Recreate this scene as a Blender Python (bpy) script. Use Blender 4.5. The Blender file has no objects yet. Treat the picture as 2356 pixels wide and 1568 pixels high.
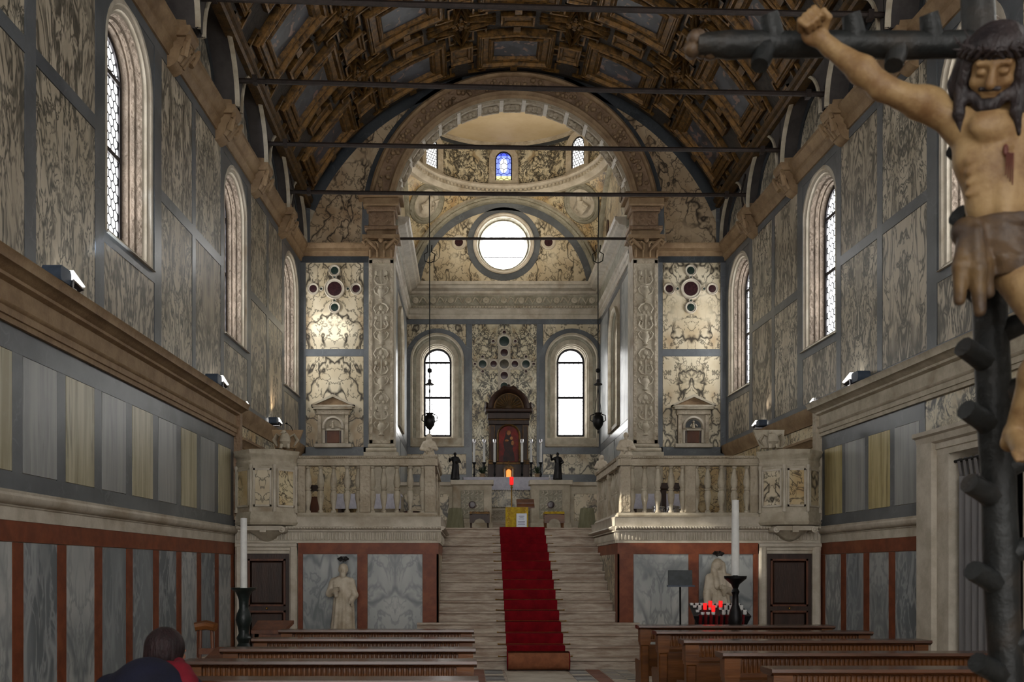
import bpy, bmesh, math, random
import numpy as np
from mathutils import Vector, Matrix

SC = bpy.context.scene
COL = SC.collection
PI = math.pi
random.seed(7)

# ------------------------------------------------------------------ camera
cam = bpy.data.cameras.new('camera')
CAM = bpy.data.objects.new('camera', cam)
COL.objects.link(CAM)
CAM.location = (-0.957, 0.0, 1.506)
CAM.rotation_euler = (PI / 2, 0, 0)
cam.sensor_width = 36.0
cam.lens = 2184.0 / 2356.0 * 36.0
cam.shift_x = (1178 - 1078) / 2356.0
cam.shift_y = (1310 - 784) / 2356.0
cam.clip_start = 0.05
cam.clip_end = 300
cam.dof.use_dof = True
cam.dof.focus_distance = 17.0
cam.dof.aperture_fstop = 4.0
SC.camera = CAM

# ------------------------------------------------------------------ sky
wd = bpy.data.worlds.new('overcast_sky')
SC.world = wd
wd.use_nodes = True
wd.node_tree.nodes['Background'].inputs[0].default_value = (1.0, 0.975, 0.94, 1)
wd.node_tree.nodes['Background'].inputs[1].default_value = 4.0

# ------------------------------------------------------------------ exposure
SC.view_settings.view_transform = 'Standard'
SC.view_settings.look = 'None'
SC.view_settings.gamma = 1.0
SC.view_settings.exposure = 0.0
SC.view_settings.use_curve_mapping = False
SC.cycles.use_denoising = True
SC.cycles.use_light_tree = False
SC.cycles.use_adaptive_sampling = True
SC.cycles.adaptive_threshold = 0.1
SC.cycles.adaptive_min_samples = 16
SC.cycles.max_bounces = 4
SC.cycles.diffuse_bounces = 3
SC.cycles.glossy_bounces = 2
SC.cycles.transmission_bounces = 4
SC.cycles.transparent_max_bounces = 6
SC.cycles.caustics_reflective = False
SC.cycles.caustics_refractive = False
SC.cycles.sample_clamp_indirect = 4.0
PANE = 14.0            # brightness of the daylit window panes


# ------------------------------------------------------------------ helpers
def W(Y):
    return 4.755 - .0333 * (Y - 15.3)


class MB:
    """collects shapes; build() turns them into one mesh object"""
    def __init__(s, fn=None):
        s.v = []; s.f = []; s.fn = fn

    def add(s, vs, fs):
        n = len(s.v)
        if s.fn:
            s.v += [s.fn(*p) for p in vs]
        else:
            s.v += [tuple(p) for p in vs]
        s.f += [tuple(i + n for i in f) for f in fs]
        return s

    def box(s, x0, x1, y0, y1, z0, z1):
        return s.add([(x0, y0, z0), (x1, y0, z0), (x1, y1, z0), (x0, y1, z0), (x0, y0, z1), (x1, y0, z1), (x1, y1, z1), (x0, y1, z1)],
                     [(0, 3, 2, 1), (4, 5, 6, 7), (0, 1, 5, 4), (1, 2, 6, 5), (2, 3, 7, 6), (3, 0, 4, 7)])

    def bbox(s, x0, x1, y0, y1, z0, z1, b=.01, ax='y', front=-1):
        """box with a chamfered front (towards front*axis)"""
        if ax == 'y':
            yb, yf = (y1, y0) if front < 0 else (y0, y1)
            d = b if front > 0 else -b
            p = [(x0, yb, z0), (x1, yb, z0), (x1, yb, z1), (x0, yb, z1),
                 (x0, yf - d, z0), (x1, yf - d, z0), (x1, yf - d, z1), (x0, yf - d, z1),
                 (x0 + b, yf, z0 + b), (x1 - b, yf, z0 + b), (x1 - b, yf, z1 - b), (x0 + b, yf, z1 - b)]
        else:
            xb, xf = (x1, x0) if front < 0 else (x0, x1)
            d = b if front > 0 else -b
            p = [(xb, y0, z0), (xb, y1, z0), (xb, y1, z1), (xb, y0, z1),
                 (xf - d, y0, z0), (xf - d, y1, z0), (xf - d, y1, z1), (xf - d, y0, z1),
                 (xf, y0 + b, z0 + b), (xf, y1 - b, z0 + b), (xf, y1 - b, z1 - b), (xf, y0 + b, z1 - b)]
        f = [(0, 1, 2, 3)]
        for a in (0, 4):
            for i in range(4):
                j = (i + 1) % 4
                f.append((a + i, a + j, a + 4 + j, a + 4 + i))
        f.append((8, 9, 10, 11))
        return s.add(p, f)

    def prism(s, poly, ax, a, b):
        """2D polygon extruded along an axis: x:(y,z) y:(x,z) z:(x,y)"""
        n = len(poly)
        g = {'x': lambda p, d: (d, p[0], p[1]), 'y': lambda p, d: (p[0], d, p[1]), 'z': lambda p, d: (p[0], p[1], d)}[ax]
        vs = [g(p, a) for p in poly] + [g(p, b) for p in poly]
        fs = [tuple(range(n)), tuple(range(2 * n - 1, n - 1, -1))]
        fs += [(i, (i + 1) % n, n + (i + 1) % n, n + i) for i in range(n)]
        return s.add(vs, fs)

    def grid(s, rows, closed=False):
        m = len(rows[0]); vs = [p for r in rows for p in r]; fs = []
        for i in range(len(rows) - 1):
            for j in range(m if closed else m - 1):
                k = (j + 1) % m
                fs.append((i * m + j, i * m + k, (i + 1) * m + k, (i + 1) * m + j))
        return s.add(vs, fs)

    def lathe(s, prof, c=(0, 0, 0), n=16, ax='z', sq=(1, 1), a0=0, a1=2 * PI):
        rows = []
        full = abs(a1 - a0 - 2 * PI) < 1e-6
        m = n if full else n + 1
        for r, h in prof:
            row = []
            for j in range(m):
                a = a0 + (a1 - a0) * j / n
                x, y = r * math.cos(a) * sq[0], r * math.sin(a) * sq[1]
                p = {'z': (x, y, h), 'y': (x, h, y), 'x': (h, x, y)}[ax]
                row.append((c[0] + p[0], c[1] + p[1], c[2] + p[2]))
            rows.append(row)
        s.grid(rows, full)
        if full:
            k = len(s.v) - m * len(rows)
            if prof[0][0] > 1e-4: s.f.append(tuple(range(k + m - 1, k - 1, -1)))
            if prof[-1][0] > 1e-4: s.f.append(tuple(range(len(s.v) - m, len(s.v))))
        return s

    def arc(s, prof, c, R, a0, a1, n=32, plane='xz', closed=True):
        """profile of (dr, depth) swept round an arc; plane xz: depth along y, yz: depth along x"""
        rows = []
        for i in range(n + 1):
            a = a0 + (a1 - a0) * i / n
            row = []
            for dr, d in prof:
                u, v = (R + dr) * math.cos(a), (R + dr) * math.sin(a)
                row.append((c[0] + u, c[1] + d, c[2] + v) if plane == 'xz' else (c[0] + d, c[1] + u, c[2] + v))
            rows.append(row)
        s.grid(rows, closed)
        if closed and abs(abs(a1 - a0) - 2 * PI) > 1e-6:
            m = len(prof); k = len(s.v) - m * (n + 1)
            s.f.append(tuple(range(k, k + m))); s.f.append(tuple(range(len(s.v) - 1, len(s.v) - m - 1, -1)))
        return s

    def tube(s, path, r, n=8, cap=True, flat=1.0):
        P = [Vector(p) for p in path]; m = len(P)
        R = list(r) if hasattr(r, '__len__') else [r] * m
        rows = []; up = None
        for i in range(m):
            t = (P[min(i + 1, m - 1)] - P[max(i - 1, 0)])
            t = t.normalized() if t.length > 1e-9 else Vector((0, 0, 1))
            if up is None:
                up = Vector((0, 0, 1)) if abs(t.z) < .9 else Vector((1, 0, 0))
            a = t.cross(up)
            if a.length < 1e-6: a = t.cross(Vector((0, 1, 0)))
            a.normalize(); b = a.cross(t).normalized(); up = b
            rows.append([tuple(P[i] + (a * math.cos(2 * PI * j / n) + b * flat * math.sin(2 * PI * j / n)) * R[i]) for j in range(n)])
        s.grid(rows, True)
        if cap:
            k = len(s.v) - n * m
            s.f.append(tuple(range(k + n - 1, k - 1, -1))); s.f.append(tuple(range(len(s.v) - n, len(s.v))))
        return s

    def ball(s, c, r, n=8, m=6):
        r = r if hasattr(r, '__len__') else (r, r, r)
        rows = []
        for i in range(m + 1):
            t = PI * i / m
            rr = max(math.sin(t), 1e-3)
            rows.append([(c[0] + r[0] * rr * math.cos(2 * PI * j / n), c[1] + r[1] * rr * math.sin(2 * PI * j / n), c[2] - r[2] * math.cos(t)) for j in range(n)])
        return s.grid(rows, True)

    def turned(s, M, start):
        """apply matrix to all vertices added since index start"""
        for i in range(start, len(s.v)):
            s.v[i] = tuple(M @ Vector(s.v[i]))
        return s


WO = {}


def tags(o, label=None, cat=None, group=None, kind=None):
    if label: o['label'] = label
    if cat: o['category'] = cat
    if group: o['group'] = group
    if kind: o['kind'] = kind
    return o


def mesh_obj(name, me, mat, parent, origin, **t):
    o = bpy.data.objects.new(name, me)
    COL.objects.link(o)
    if mat: me.materials.append(mat)
    origin = Vector(origin)
    WO[o.name] = origin
    if parent:
        o.parent = parent
        o.location = origin - WO[parent.name]
    else:
        o.location = origin
    return tags(o, **t)


def build(mb, name, mat, parent=None, origin=None, sharp=38, **t):
    v = np.array(mb.v, dtype=float)
    if origin is None:
        lo, hi = v.min(0), v.max(0)
        origin = (lo + hi) / 2
        if parent is None: origin[2] = lo[2]
    origin = np.array(origin, dtype=float)
    me = bpy.data.meshes.new(name)
    me.from_pydata((v - origin).tolist(), [], mb.f)
    bm = bmesh.new(); bm.from_mesh(me)
    bmesh.ops.recalc_face_normals(bm, faces=bm.faces)
    lim = math.radians(sharp)
    for f in bm.faces: f.smooth = True
    for e in bm.edges:
        if len(e.link_faces) == 2 and e.calc_face_angle(0) > lim: e.smooth = False
    bm.to_mesh(me); bm.free()
    if name in ('fluting', 'fruit_garland', 'lead_lines', 'lace_edge', 'openwork', 'lattice', 'leaves', 'beading', 'brocade_scrolls', 'printed_lines', 'hooks'):
        t.setdefault('kind', 'stuff')
    return mesh_obj(name, me, mat, parent, origin, **t)


def thing(name, label, cat, loc=(0, 0, 0), group=None, kind=None):
    o = bpy.data.objects.new(name, None)
    o.empty_display_size = .1
    COL.objects.link(o)
    o.location = loc
    WO[o.name] = Vector(loc)
    return tags(o, label, cat, group, kind)


def copy_tree(o, parent=None):
    c = o.copy()
    COL.objects.link(c)
    WO[c.name] = WO[o.name].copy()
    if parent: c.parent = parent
    for ch in list(o.children):
        copy_tree(ch, c)
    return c


def place(o, loc, rz=0, label=None, group=None):
    o.location = loc; o.rotation_euler = (0, 0, rz)
    if label: o['label'] = label
    if group: o['group'] = group
    return o


# ------------------------------------------------------------------ materials
def lin(c):
    return tuple(((x / 255) / 12.92 if x / 255 <= .04045 else ((x / 255 + .055) / 1.055) ** 2.4) for x in c) + (1,)


class NT:
    def __init__(s, name):
        s.m = bpy.data.materials.new(name); s.m.use_nodes = True
        s.t = s.m.node_tree; s.b = s.t.nodes['Principled BSDF']; s.L = s.t.links

    def n(s, typ, **kw):
        d = s.t.nodes.new(typ)
        for k, v in kw.items():
            if k.startswith('i_'):
                d.inputs[int(k[2:]) if k[2:].isdigit() else k[2:]].default_value = v
            else:
                setattr(d, k, v)
        return d

    def link(s, a, b):
        s.L.new(a, b)

    def math(s, op, a, b=None, c=None, clamp=False):
        d = s.n('ShaderNodeMath', operation=op); d.use_clamp = clamp
        for i, x in enumerate((a, b, c)):
            if x is None: continue
            if isinstance(x, (int, float)): d.inputs[i].default_value = x
            else: s.link(x, d.inputs[i])
        return d.outputs[0]

    def vmath(s, op, a, b=None):
        d = s.n('ShaderNodeVectorMath', operation=op)
        for i, x in enumerate((a, b)):
            if x is None: continue
            if isinstance(x, tuple): d.inputs[i].default_value = x
            else: s.link(x, d.inputs[i])
        return d.outputs[0]

    def mix(s, f, a, b):
        d = s.n('ShaderNodeMix', data_type='RGBA')
        for i, x in ((0, f), (6, a), (7, b)):
            if isinstance(x, (int, float, tuple)): d.inputs[i].default_value = x
            else: s.link(x, d.inputs[i])
        return d.outputs[2]

    def noise(s, vec, scale, detail=3, rough=.55, dist=0):
        d = s.n('ShaderNodeTexNoise')
        d.inputs['Scale'].default_value = scale; d.inputs['Detail'].default_value = detail
        d.inputs['Roughness'].default_value = rough; d.inputs['Distortion'].default_value = dist
        s.link(vec, d.inputs['Vector'])
        return d.outputs[0]

    def ramp(s, f, lo, hi, a=0., b=1.):
        d = s.n('ShaderNodeMapRange', interpolation_type='SMOOTHSTEP')
        s.link(f, d.inputs[0])
        for i, x in enumerate((lo, hi, a, b)): d.inputs[i + 1].default_value = x
        return d.outputs[0]

    def coords(s, mirror=False, stretch=(1, 1, 1), rnd=True):
        v = s.n('ShaderNodeTexCoord').outputs['Object']
        if mirror:
            sp = s.n('ShaderNodeSeparateXYZ'); s.link(v, sp.inputs[0])
            cb = s.n('ShaderNodeCombineXYZ')
            s.link(s.math('ABSOLUTE', sp.outputs[0]), cb.inputs[0])
            s.link(s.math('ABSOLUTE', sp.outputs[1]), cb.inputs[1])
            s.link(sp.outputs[2], cb.inputs[2]); v = cb.outputs[0]
        v = s.vmath('MULTIPLY', v, stretch)
        if rnd:
            r = s.n('ShaderNodeObjectInfo').outputs['Random']
            cb = s.n('ShaderNodeCombineXYZ')
            s.link(s.math('MULTIPLY', r, 61.3), cb.inputs[0]); s.link(s.math('MULTIPLY', r, 37.7), cb.inputs[1]); s.link(s.math('MULTIPLY', r, 83.1), cb.inputs[2])
            v = s.vmath('ADD', v, cb.outputs[0])
        return v

    def bump(s, h, strength=.3, dist=.02):
        d = s.n('ShaderNodeBump'); d.inputs['Strength'].default_value = strength; d.inputs['Distance'].default_value = dist
        s.link(h, d.inputs['Height']); s.link(d.outputs[0], s.b.inputs['Normal'])

    def done(s, col, rough=.5, metal=0, spec=None):
        if isinstance(col, tuple): s.b.inputs['Base Color'].default_value = col
        else: s.link(col, s.b.inputs['Base Color'])
        if isinstance(rough, (int, float)): s.b.inputs['Roughness'].default_value = rough
        else: s.link(rough, s.b.inputs['Roughness'])
        s.b.inputs['Metallic'].default_value = metal
        if spec is not None: s.b.inputs['Specular IOR Level'].default_value = spec
        return s.m


def marble(name, a, b, vein, scale=2.0, width=.03, k=.9, stretch=(1, 1, 1), mirror=False, rough=.28, warp=.5, fine=.5, patch=(.38, .62), tint=None):
    t = NT(name)
    v = t.coords(mirror, stretch)
    w = t.n('ShaderNodeTexNoise'); w.inputs['Scale'].default_value = scale * .8; w.inputs['Detail'].default_value = 2
    t.link(v, w.inputs['Vector'])
    off = t.vmath('SCALE', t.vmath('SUBTRACT', w.outputs[1], (.5, .5, .5)))
    off.node.inputs[3].default_value = warp
    v2 = t.vmath('ADD', v, off)
    base = t.mix(t.ramp(t.noise(v, scale * .6, 4), .35, .65), lin(a), lin(b))
    if tint:
        base = t.mix(t.ramp(t.noise(v2, scale * .9, 2), .52, .7, 0, .7), base, lin(tint))
    r1 = t.math('ABSOLUTE', t.math('SUBTRACT', t.noise(v2, scale, 3, .5), .5))
    vein1 = t.ramp(r1, 0, width, 1, 0)
    r2 = t.math('ABSOLUTE', t.math('SUBTRACT', t.noise(v2, scale * 2.7, 3, .6), .5))
    vein2 = t.ramp(r2, 0, width * 1.2, fine, 0)
    msk = t.ramp(t.noise(v, scale * .75, 2), patch[0], patch[1])
    f = t.math('MULTIPLY', t.math('MULTIPLY', t.math('MAXIMUM', vein1, vein2), msk), k)
    return t.done(t.mix(f, base, lin(vein)), rough + .06, 0, .3)


def stone(name, a, b, scale=3.0, rough=.6, bump=0.0, bscale=30, stain=None, metal=0, stretch=(1, 1, 1), spec=.3, rnd=True, bdist=.02):
    t = NT(name)
    v = t.coords(False, stretch, rnd)
    col = t.mix(t.ramp(t.noise(v, scale, 5, .65), .3, .7), lin(a), lin(b))
    if stain:
        col = t.mix(t.ramp(t.noise(v, scale * .35, 4, .6), .52, .75, 0, .75), col, lin(stain))
    if bump:
        t.bump(t.noise(v, bscale, 3, .6), bump, bdist)
    return t.done(col, rough, metal, spec)


def carved(name, a, b, scale=14, depth=.6, rough=.65, dark=.55):
    """stone whose surface is worked into small leafy relief"""
    t = NT(name)
    v = t.coords(True, (1, 1, 1), False)
    vo = t.n('ShaderNodeTexVoronoi', feature='SMOOTH_F1'); vo.inputs['Scale'].default_value = scale
    t.link(v, vo.inputs['Vector'])
    h = t.math('ADD', vo.outputs[0], t.math('MULTIPLY', t.noise(v, scale * 2.2, 2), .5))
    base = t.mix(t.ramp(t.noise(v, 2.5, 4), .3, .7), lin(a), lin(b))
    t.bump(h, depth, .05)
    return t.done(base, rough)


def stripes(name, a, b, c, scale=9, rough=.3):
    """marble cut so that its layers stand upright"""
    t = NT(name)
    v = t.coords(False, (1, 1, .05))
    n1 = t.noise(v, scale, 4, .6, .4)
    col = t.mix(t.ramp(n1, .35, .62), lin(a), lin(b))
    col = t.mix(t.ramp(t.noise(v, scale * 2.3, 3, .6), .55, .72, 0, .8), col, lin(c))
    v3 = t.coords(False, (1, 1, 1))
    col = t.mix(t.ramp(t.noise(v3, 6, 3), .5, .8, 0, .35), col, lin(a))
    return t.done(col, rough)


def pane_mat(name, strength, stained=False):
    """daylit window glass; the lead lines are separate geometry"""
    t = NT(name)
    if stained:
        v = t.coords(False, (1, 1, 1), False)
        sp = t.n('ShaderNodeSeparateXYZ'); t.link(v, sp.inputs[0])
        d = t.math('SQRT', t.math('ADD', t.math('POWER', t.math('MULTIPLY', sp.outputs[0], 1.9), 2), t.math('POWER', t.math('ADD', sp.outputs[2], -.02), 2)))
        fig = t.ramp(d, .18, .21, 1, 0)
        g = t.mix(t.ramp(sp.outputs[2], -.27, -.25), (.75, .70, .25, 1), (.16, .22, .85, 1))
        g = t.mix(t.ramp(sp.outputs[2], .27, .29), g, (.03, .06, .5, 1))
        g = t.mix(fig, g, (.95, .97, 1, 1))
        col = t.mix(t.ramp(t.noise(v, 26, 2), .35, .45, .55, 0), g, (.02, .03, .2, 1))
        t.link(col, t.b.inputs['Emission Color'])
    else:
        t.b.inputs['Emission Color'].default_value = (1, .99, .97, 1)
    t.b.inputs['Base Color'].default_value = (.05, .05, .06, 1)
    t.b.inputs['Emission Strength'].default_value = strength
    t.b.inputs['Roughness'].default_value = .3
    return t.m


def glow(name, col, strength, rough=.4):
    t = NT(name)
    t.b.inputs['Emission Color'].default_value = lin(col)
    t.b.inputs['Emission Strength'].default_value = strength
    return t.done(lin(col), rough)


def painting_mat(name, sky, figs, dark, glowcol=None):
    t = NT(name)
    v = t.coords(False, (1, 1, 1))
    col = t.mix(t.ramp(t.noise(v, 3.2, 2), .4, .62), lin(dark), lin(sky))
    col = t.mix(t.ramp(t.noise(v, 5.5, 3, .5, .8), .57, .66), col, lin(figs))
    return t.done(col, .45)


MT = {}
MT['cream'] = marble('cream_veined_marble', (208, 198, 174), (182, 167, 138), (38, 33, 28), 1.8, .032, .95, (1, 1, .75), True, .25, .4, .8, (.24, .44), (158, 132, 98))
MT['cream_dense'] = marble('cream_marble_with_dense_dark_veins', (206, 198, 174), (176, 162, 130), (32, 32, 33), 3.4, .055, .95, (1, 1, .8), True, .25, .45, 1.0, (.26, .46), (146, 122, 88))
MT['pave'] = marble('grey_cream_marble_with_dark_smoke', (190, 179, 160), (166, 155, 137), (48, 49, 46), 3.0, .06, .85, (1, 1, .34), True, .3, .5, 1.0, (.2, .46))
MT['pave2'] = marble('warm_grey_marble_with_green_black_veins', (194, 184, 165), (170, 159, 139), (44, 47, 45), 3.9, .055, .88, (1, 1, .4), True, .3, .5, 1.0, (.22, .48))
MT['gold_marble'] = marble('golden_veined_marble', (202, 188, 154), (182, 156, 112), (44, 36, 28), 2.6, .035, .9, (1, 1, 1), False, .3, .5, .9, (.28, .5), (162, 128, 82))
MT['cream_shaded'] = marble('shaded_brownish_cream_marble', (186, 166, 138), (156, 134, 106), (40, 33, 27), 1.7, .03, .95, (1, 1, .8), False, .3, .4, .7, (.26, .46), (140, 112, 82))  # browner cream marble; the dimmer light under the vault is put into its colour
MT['slate'] = marble('slate_blue_marble', (102, 106, 110), (84, 88, 92), (130, 134, 137), 2.5, .02, .35, (1, 1, 1), False, .22, .5, .4)
MT['slate_dark'] = marble('dark_slate_marble', (66, 70, 74), (50, 54, 58), (96, 100, 103), 2.5, .02, .3, (1, 1, 1), False, .22, .5, .4)
MT['grey'] = marble('pale_grey_marble', (172, 174, 172), (144, 148, 149), (92, 99, 104), 1.9, .06, .75, (1, 1, .45), True, .28, .6, .7, (.25, .55), (196, 197, 193))
MT['grey_blue'] = marble('blue_grey_marble', (124, 130, 134), (98, 104, 108), (172, 175, 176), 1.9, .05, .7, (1, 1, .4), False, .28, .6, .8, (.25, .55))
MT['cip'] = stripes('striped_cream_marble', (182, 176, 150), (146, 138, 110), (92, 86, 66))
MT['cip_warm'] = stripes('striped_honey_marble', (186, 174, 130), (150, 134, 88), (94, 80, 50))
MT['cip_grey'] = stripes('striped_grey_marble', (150, 152, 150), (130, 133, 133), (112, 114, 116))
MT['red'] = stone('red_marble', (126, 68, 43), (102, 52, 33), 6, .4, stain=(140, 84, 54), spec=.2)
MT['stone'] = stone('weathered_pale_stone', (188, 179, 161), (158, 148, 129), 4, .6, .25, 40, (126, 107, 82))
MT['stone_light'] = stone('pale_worn_stone', (196, 188, 173), (170, 161, 145), 4, .55, .15, 40, (150, 134, 112))
MT['stone_brown'] = stone('brown_stained_stone', (152, 128, 98), (124, 100, 74), 4, .6, .25, 40, (92, 68, 44))
MT['stone_step'] = stone('streaked_step_stone', (194, 182, 166), (146, 128, 113), 7, .55, .4, 30, (136, 112, 94), stretch=(.4, 1, 2.5))
MT['carved'] = carved('carved_pale_stone', (184, 173, 154), (154, 141, 120))
MT['carved_brown'] = carved('carved_brown_stone', (150, 124, 98), (116, 92, 70))
MT['jamb'] = carved('brown_grey_window_jamb', (142, 128, 114), (114, 102, 90), 16, .6)
MT['carved_grey'] = carved('carved_grey_stone', (160, 156, 140), (128, 124, 108), 12, .7)
MT['statue'] = stone('statue_marble', (200, 190, 172), (170, 157, 136), 6, .5, .1, 30, (134, 115, 90))
MT['bronze'] = stone('dark_bronze', (38, 36, 36), (22, 22, 24), 8, .4, .1, 30, metal=.6)
MT['porphyry'] = stone('porphyry', (58, 34, 36), (40, 24, 28), 20, .22)
MT['serpentine'] = stone('green_serpentine', (42, 56, 50), (26, 38, 36), 20, .22)
MT['greystone'] = stone('brown_grey_disc', (78, 72, 58), (54, 50, 42), 14, .25)
MT['plaster'] = stone('cream_dome_plaster', (196, 178, 146), (184, 164, 130), 1.5, .8)
MT['gilt'] = stone('worn_gilding', (124, 90, 44), (52, 39, 23), 9, .42, .35, 40, (38, 30, 22), metal=.4, rnd=False)
MT['gilt_dark'] = stone('dark_gilding', (98, 72, 38), (58, 44, 26), 7, .5, .3, 40, (40, 30, 20), metal=.3)
MT['coffer'] = stone('painted_coffer_ground', (62, 56, 50), (44, 40, 37), 9, .7, .6, 26, (70, 56, 38), rnd=False)
MT['fresco'] = painting_mat('dim_ceiling_painting', (62, 64, 72), (124, 96, 84), (38, 38, 42))
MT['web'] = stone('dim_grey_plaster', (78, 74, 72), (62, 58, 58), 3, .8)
MT['iron'] = stone('rusted_iron', (50, 40, 36), (34, 28, 26), 10, .65, .3, 40)
MT['blackiron'] = stone('black_iron', (22, 22, 24), (14, 14, 16), 10, .5, .1, 40, metal=.5)
MT['wood'] = stone('brown_bench_wood', (114, 70, 34), (78, 45, 20), 5, .34, .12, 30, stretch=(.25, 1.5, 3))
MT['wood_top'] = stone('polished_bench_top', (88, 52, 32), (58, 33, 21), 5, .2, .04, 30, stretch=(.25, 1.5, 3), spec=.5)
MT['wood_dark'] = stone('dark_door_wood', (58, 38, 28), (38, 24, 18), 5, .42, .15, 30, stretch=(2, 2, .3))
MT['wood_red'] = stone('reddish_chair_wood', (104, 62, 40), (74, 42, 28), 5, .4, .12, 30, stretch=(2, 2, .4))
MT['carpet'] = stone('red_carpet_pile', (128, 16, 26), (102, 10, 20), 6, .95, .3, 220, spec=.1)
MT['carpet_back'] = stone('brown_carpet_backing', (146, 92, 62), (122, 72, 48), 8, .9, .3, 160)
MT['brass'] = stone('brass', (190, 150, 80), (150, 112, 54), 10, .28, metal=.9)
MT['candle'] = stone('white_wax', (216, 216, 212), (200, 200, 198), 6, .5)
MT['green_turned'] = stone('dark_green_turned_wood', (30, 38, 36), (18, 24, 24), 10, .35, .2, 30)
MT['linen'] = stone('white_altar_linen', (206, 206, 218), (186, 186, 202), 12, .9, .2, 60)
MT['sage'] = stone('sage_green_cloth', (122, 119, 96), (98, 97, 74), 9, .85, .2, 60, stretch=(3, 3, .3))
MT['gold_cloth'] = stone('gold_brocade', (186, 158, 20), (150, 118, 12), 16, .5, .5, 40, metal=.15)
MT['paper'] = stone('white_paper', (222, 228, 240), (212, 218, 232), 8, .8)
MT['ink'] = stone('grey_ink', (96, 104, 128), (84, 92, 116), 8, .8)
MT['silver'] = stone('brushed_white_metal', (210, 208, 210), (180, 178, 182), 14, .22, metal=.8)
MT['lampgrey'] = stone('slate_blue_lamp_housing', (66, 78, 94), (54, 64, 78), 6, .45)
MT['lampface'] = glow('lit_lamp_glass', (255, 252, 246), 3.0)
MT['curtain'] = stone('grey_door_curtain', (122, 120, 120), (106, 104, 105), 4, .9, stretch=(3, 3, .2))
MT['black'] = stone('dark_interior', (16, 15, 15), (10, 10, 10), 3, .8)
MT['pane'] = pane_mat('daylit_leaded_glass', PANE)
MT['pane_bright'] = pane_mat('bright_leaded_glass', PANE * .7)
MT['pane_drum'] = pane_mat('drum_leaded_glass', 1.5)
MT['pane_plain'] = pane_mat('bright_plain_glass', PANE * .9)
MT['pane_stained'] = pane_mat('stained_glass', 2.2, True)
MT['lead'] = stone('window_lead', (46, 46, 50), (34, 34, 38), 10, .6)
MT['frame'] = stone('dark_window_iron', (34, 30, 36), (24, 22, 26), 10, .5)
MT['cross_wood'] = stone('grey_black_painted_wood', (32, 34, 34), (20, 22, 22), 8, .5, .4, 24, (58, 48, 38))
MT['skin_carved'] = stone('painted_carved_skin', (152, 126, 88), (110, 82, 52), 8, .5, .3, 22, (72, 50, 34))
MT['hair_carved'] = stone('painted_dark_hair', (52, 44, 44), (32, 28, 30), 14, .5, .9, 30, stretch=(1, 1, .4))
MT['loin'] = stone('tarnished_gilt_cloth', (84, 66, 48), (50, 40, 34), 9, .45, .3, 20, (116, 92, 58))
MT['jacket'] = stone('navy_jacket', (20, 22, 42), (14, 15, 30), 6, .85, .2, 50)
MT['jacket_red'] = stone('dark_red_collar', (112, 14, 32), (86, 8, 22), 8, .85)
MT['hair'] = stone('dark_brown_hair', (40, 22, 24), (24, 14, 16), 30, .6, .6, 60, stretch=(1, 1, .3))
MT['skin'] = stone('skin', (186, 136, 112), (172, 120, 98), 6, .5)
MT['trouser'] = stone('dark_trousers', (34, 34, 40), (26, 26, 30), 6, .9)
MT['leaf'] = stone('dark_green_leaf', (40, 58, 34), (26, 40, 24), 8, .6)
MT['redglass'] = glow('red_glass_flame', (255, 36, 36), .7)
MT['redcup'] = stone('red_candle_cup', (96, 12, 18), (70, 8, 12), 6, .2)
MT['altar_glow'] = glow('lit_reliquary', (255, 150, 60), 1.1)
MT['picture'] = stone('red_painted_ground', (150, 30, 20), (84, 24, 16), 5, .5, stain=(60, 24, 18))

# =================================================================== SETTING
CZ, CR = 7.33, 4.87          # nave vault: centre height and radius
YF = 20.4                    # front wall of the nave
AZ, AR, AO = 9.04, 2.59, 3.12  # chancel arch: centre height, inner and outer radius
CH, CY0, CY1 = 2.65, 20.95, 25.9   # chancel half width, front and back
CYC = (CY0 + CY1) / 2 - .1
FL = 2.31                    # choir floor


def arch_path(mb, prof, uc, zs, zb, r, n=20, close=False):
    """profile of (dr, d) swept up one jamb, round the arch and down the other; mb.fn takes (u, d, z)"""
    rows = [[(uc - r - a, d, zb) for a, d in prof], [(uc - r - a, d, zs) for a, d in prof]]
    for i in range(1, n):
        t = PI - PI * i / n
        rows.append([(uc + (r + a) * math.cos(t), d, zs + (r + a) * math.sin(t)) for a, d in prof])
    rows += [[(uc + r + a, d, zs) for a, d in prof], [(uc + r + a, d, zb) for a, d in prof]]
    mb.grid(rows, close)
    return mb


def plate_hole(mb, u0, u1, z0, z1, uc, zs, zb, r, d, n=20):
    """flat wall face with an arched hole"""
    q = lambda a, b, c, e: mb.add([(a, d, c), (b, d, c), (b, d, e), (a, d, e)], [(0, 1, 2, 3)])
    q(u0, uc - r, z0, z1); q(uc + r, u1, z0, z1)
    if zb > z0: q(uc - r, uc + r, z0, zb)
    rows = [[], []]
    for i in range(n + 1):
        t = PI - PI * i / n
        rows[0].append((uc + r * math.cos(t), d, zs + r * math.sin(t))); rows[1].append((uc + r * math.cos(t), d, z1))
    mb.grid(rows)
    return mb


def arched_poly(uc, zs, zb, r, n=20):
    return [(uc - r, zb), (uc + r, zb)] + [(uc + r * math.cos(PI * i / n), zs + r * math.sin(PI * i / n)) for i in range(n + 1)]


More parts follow.
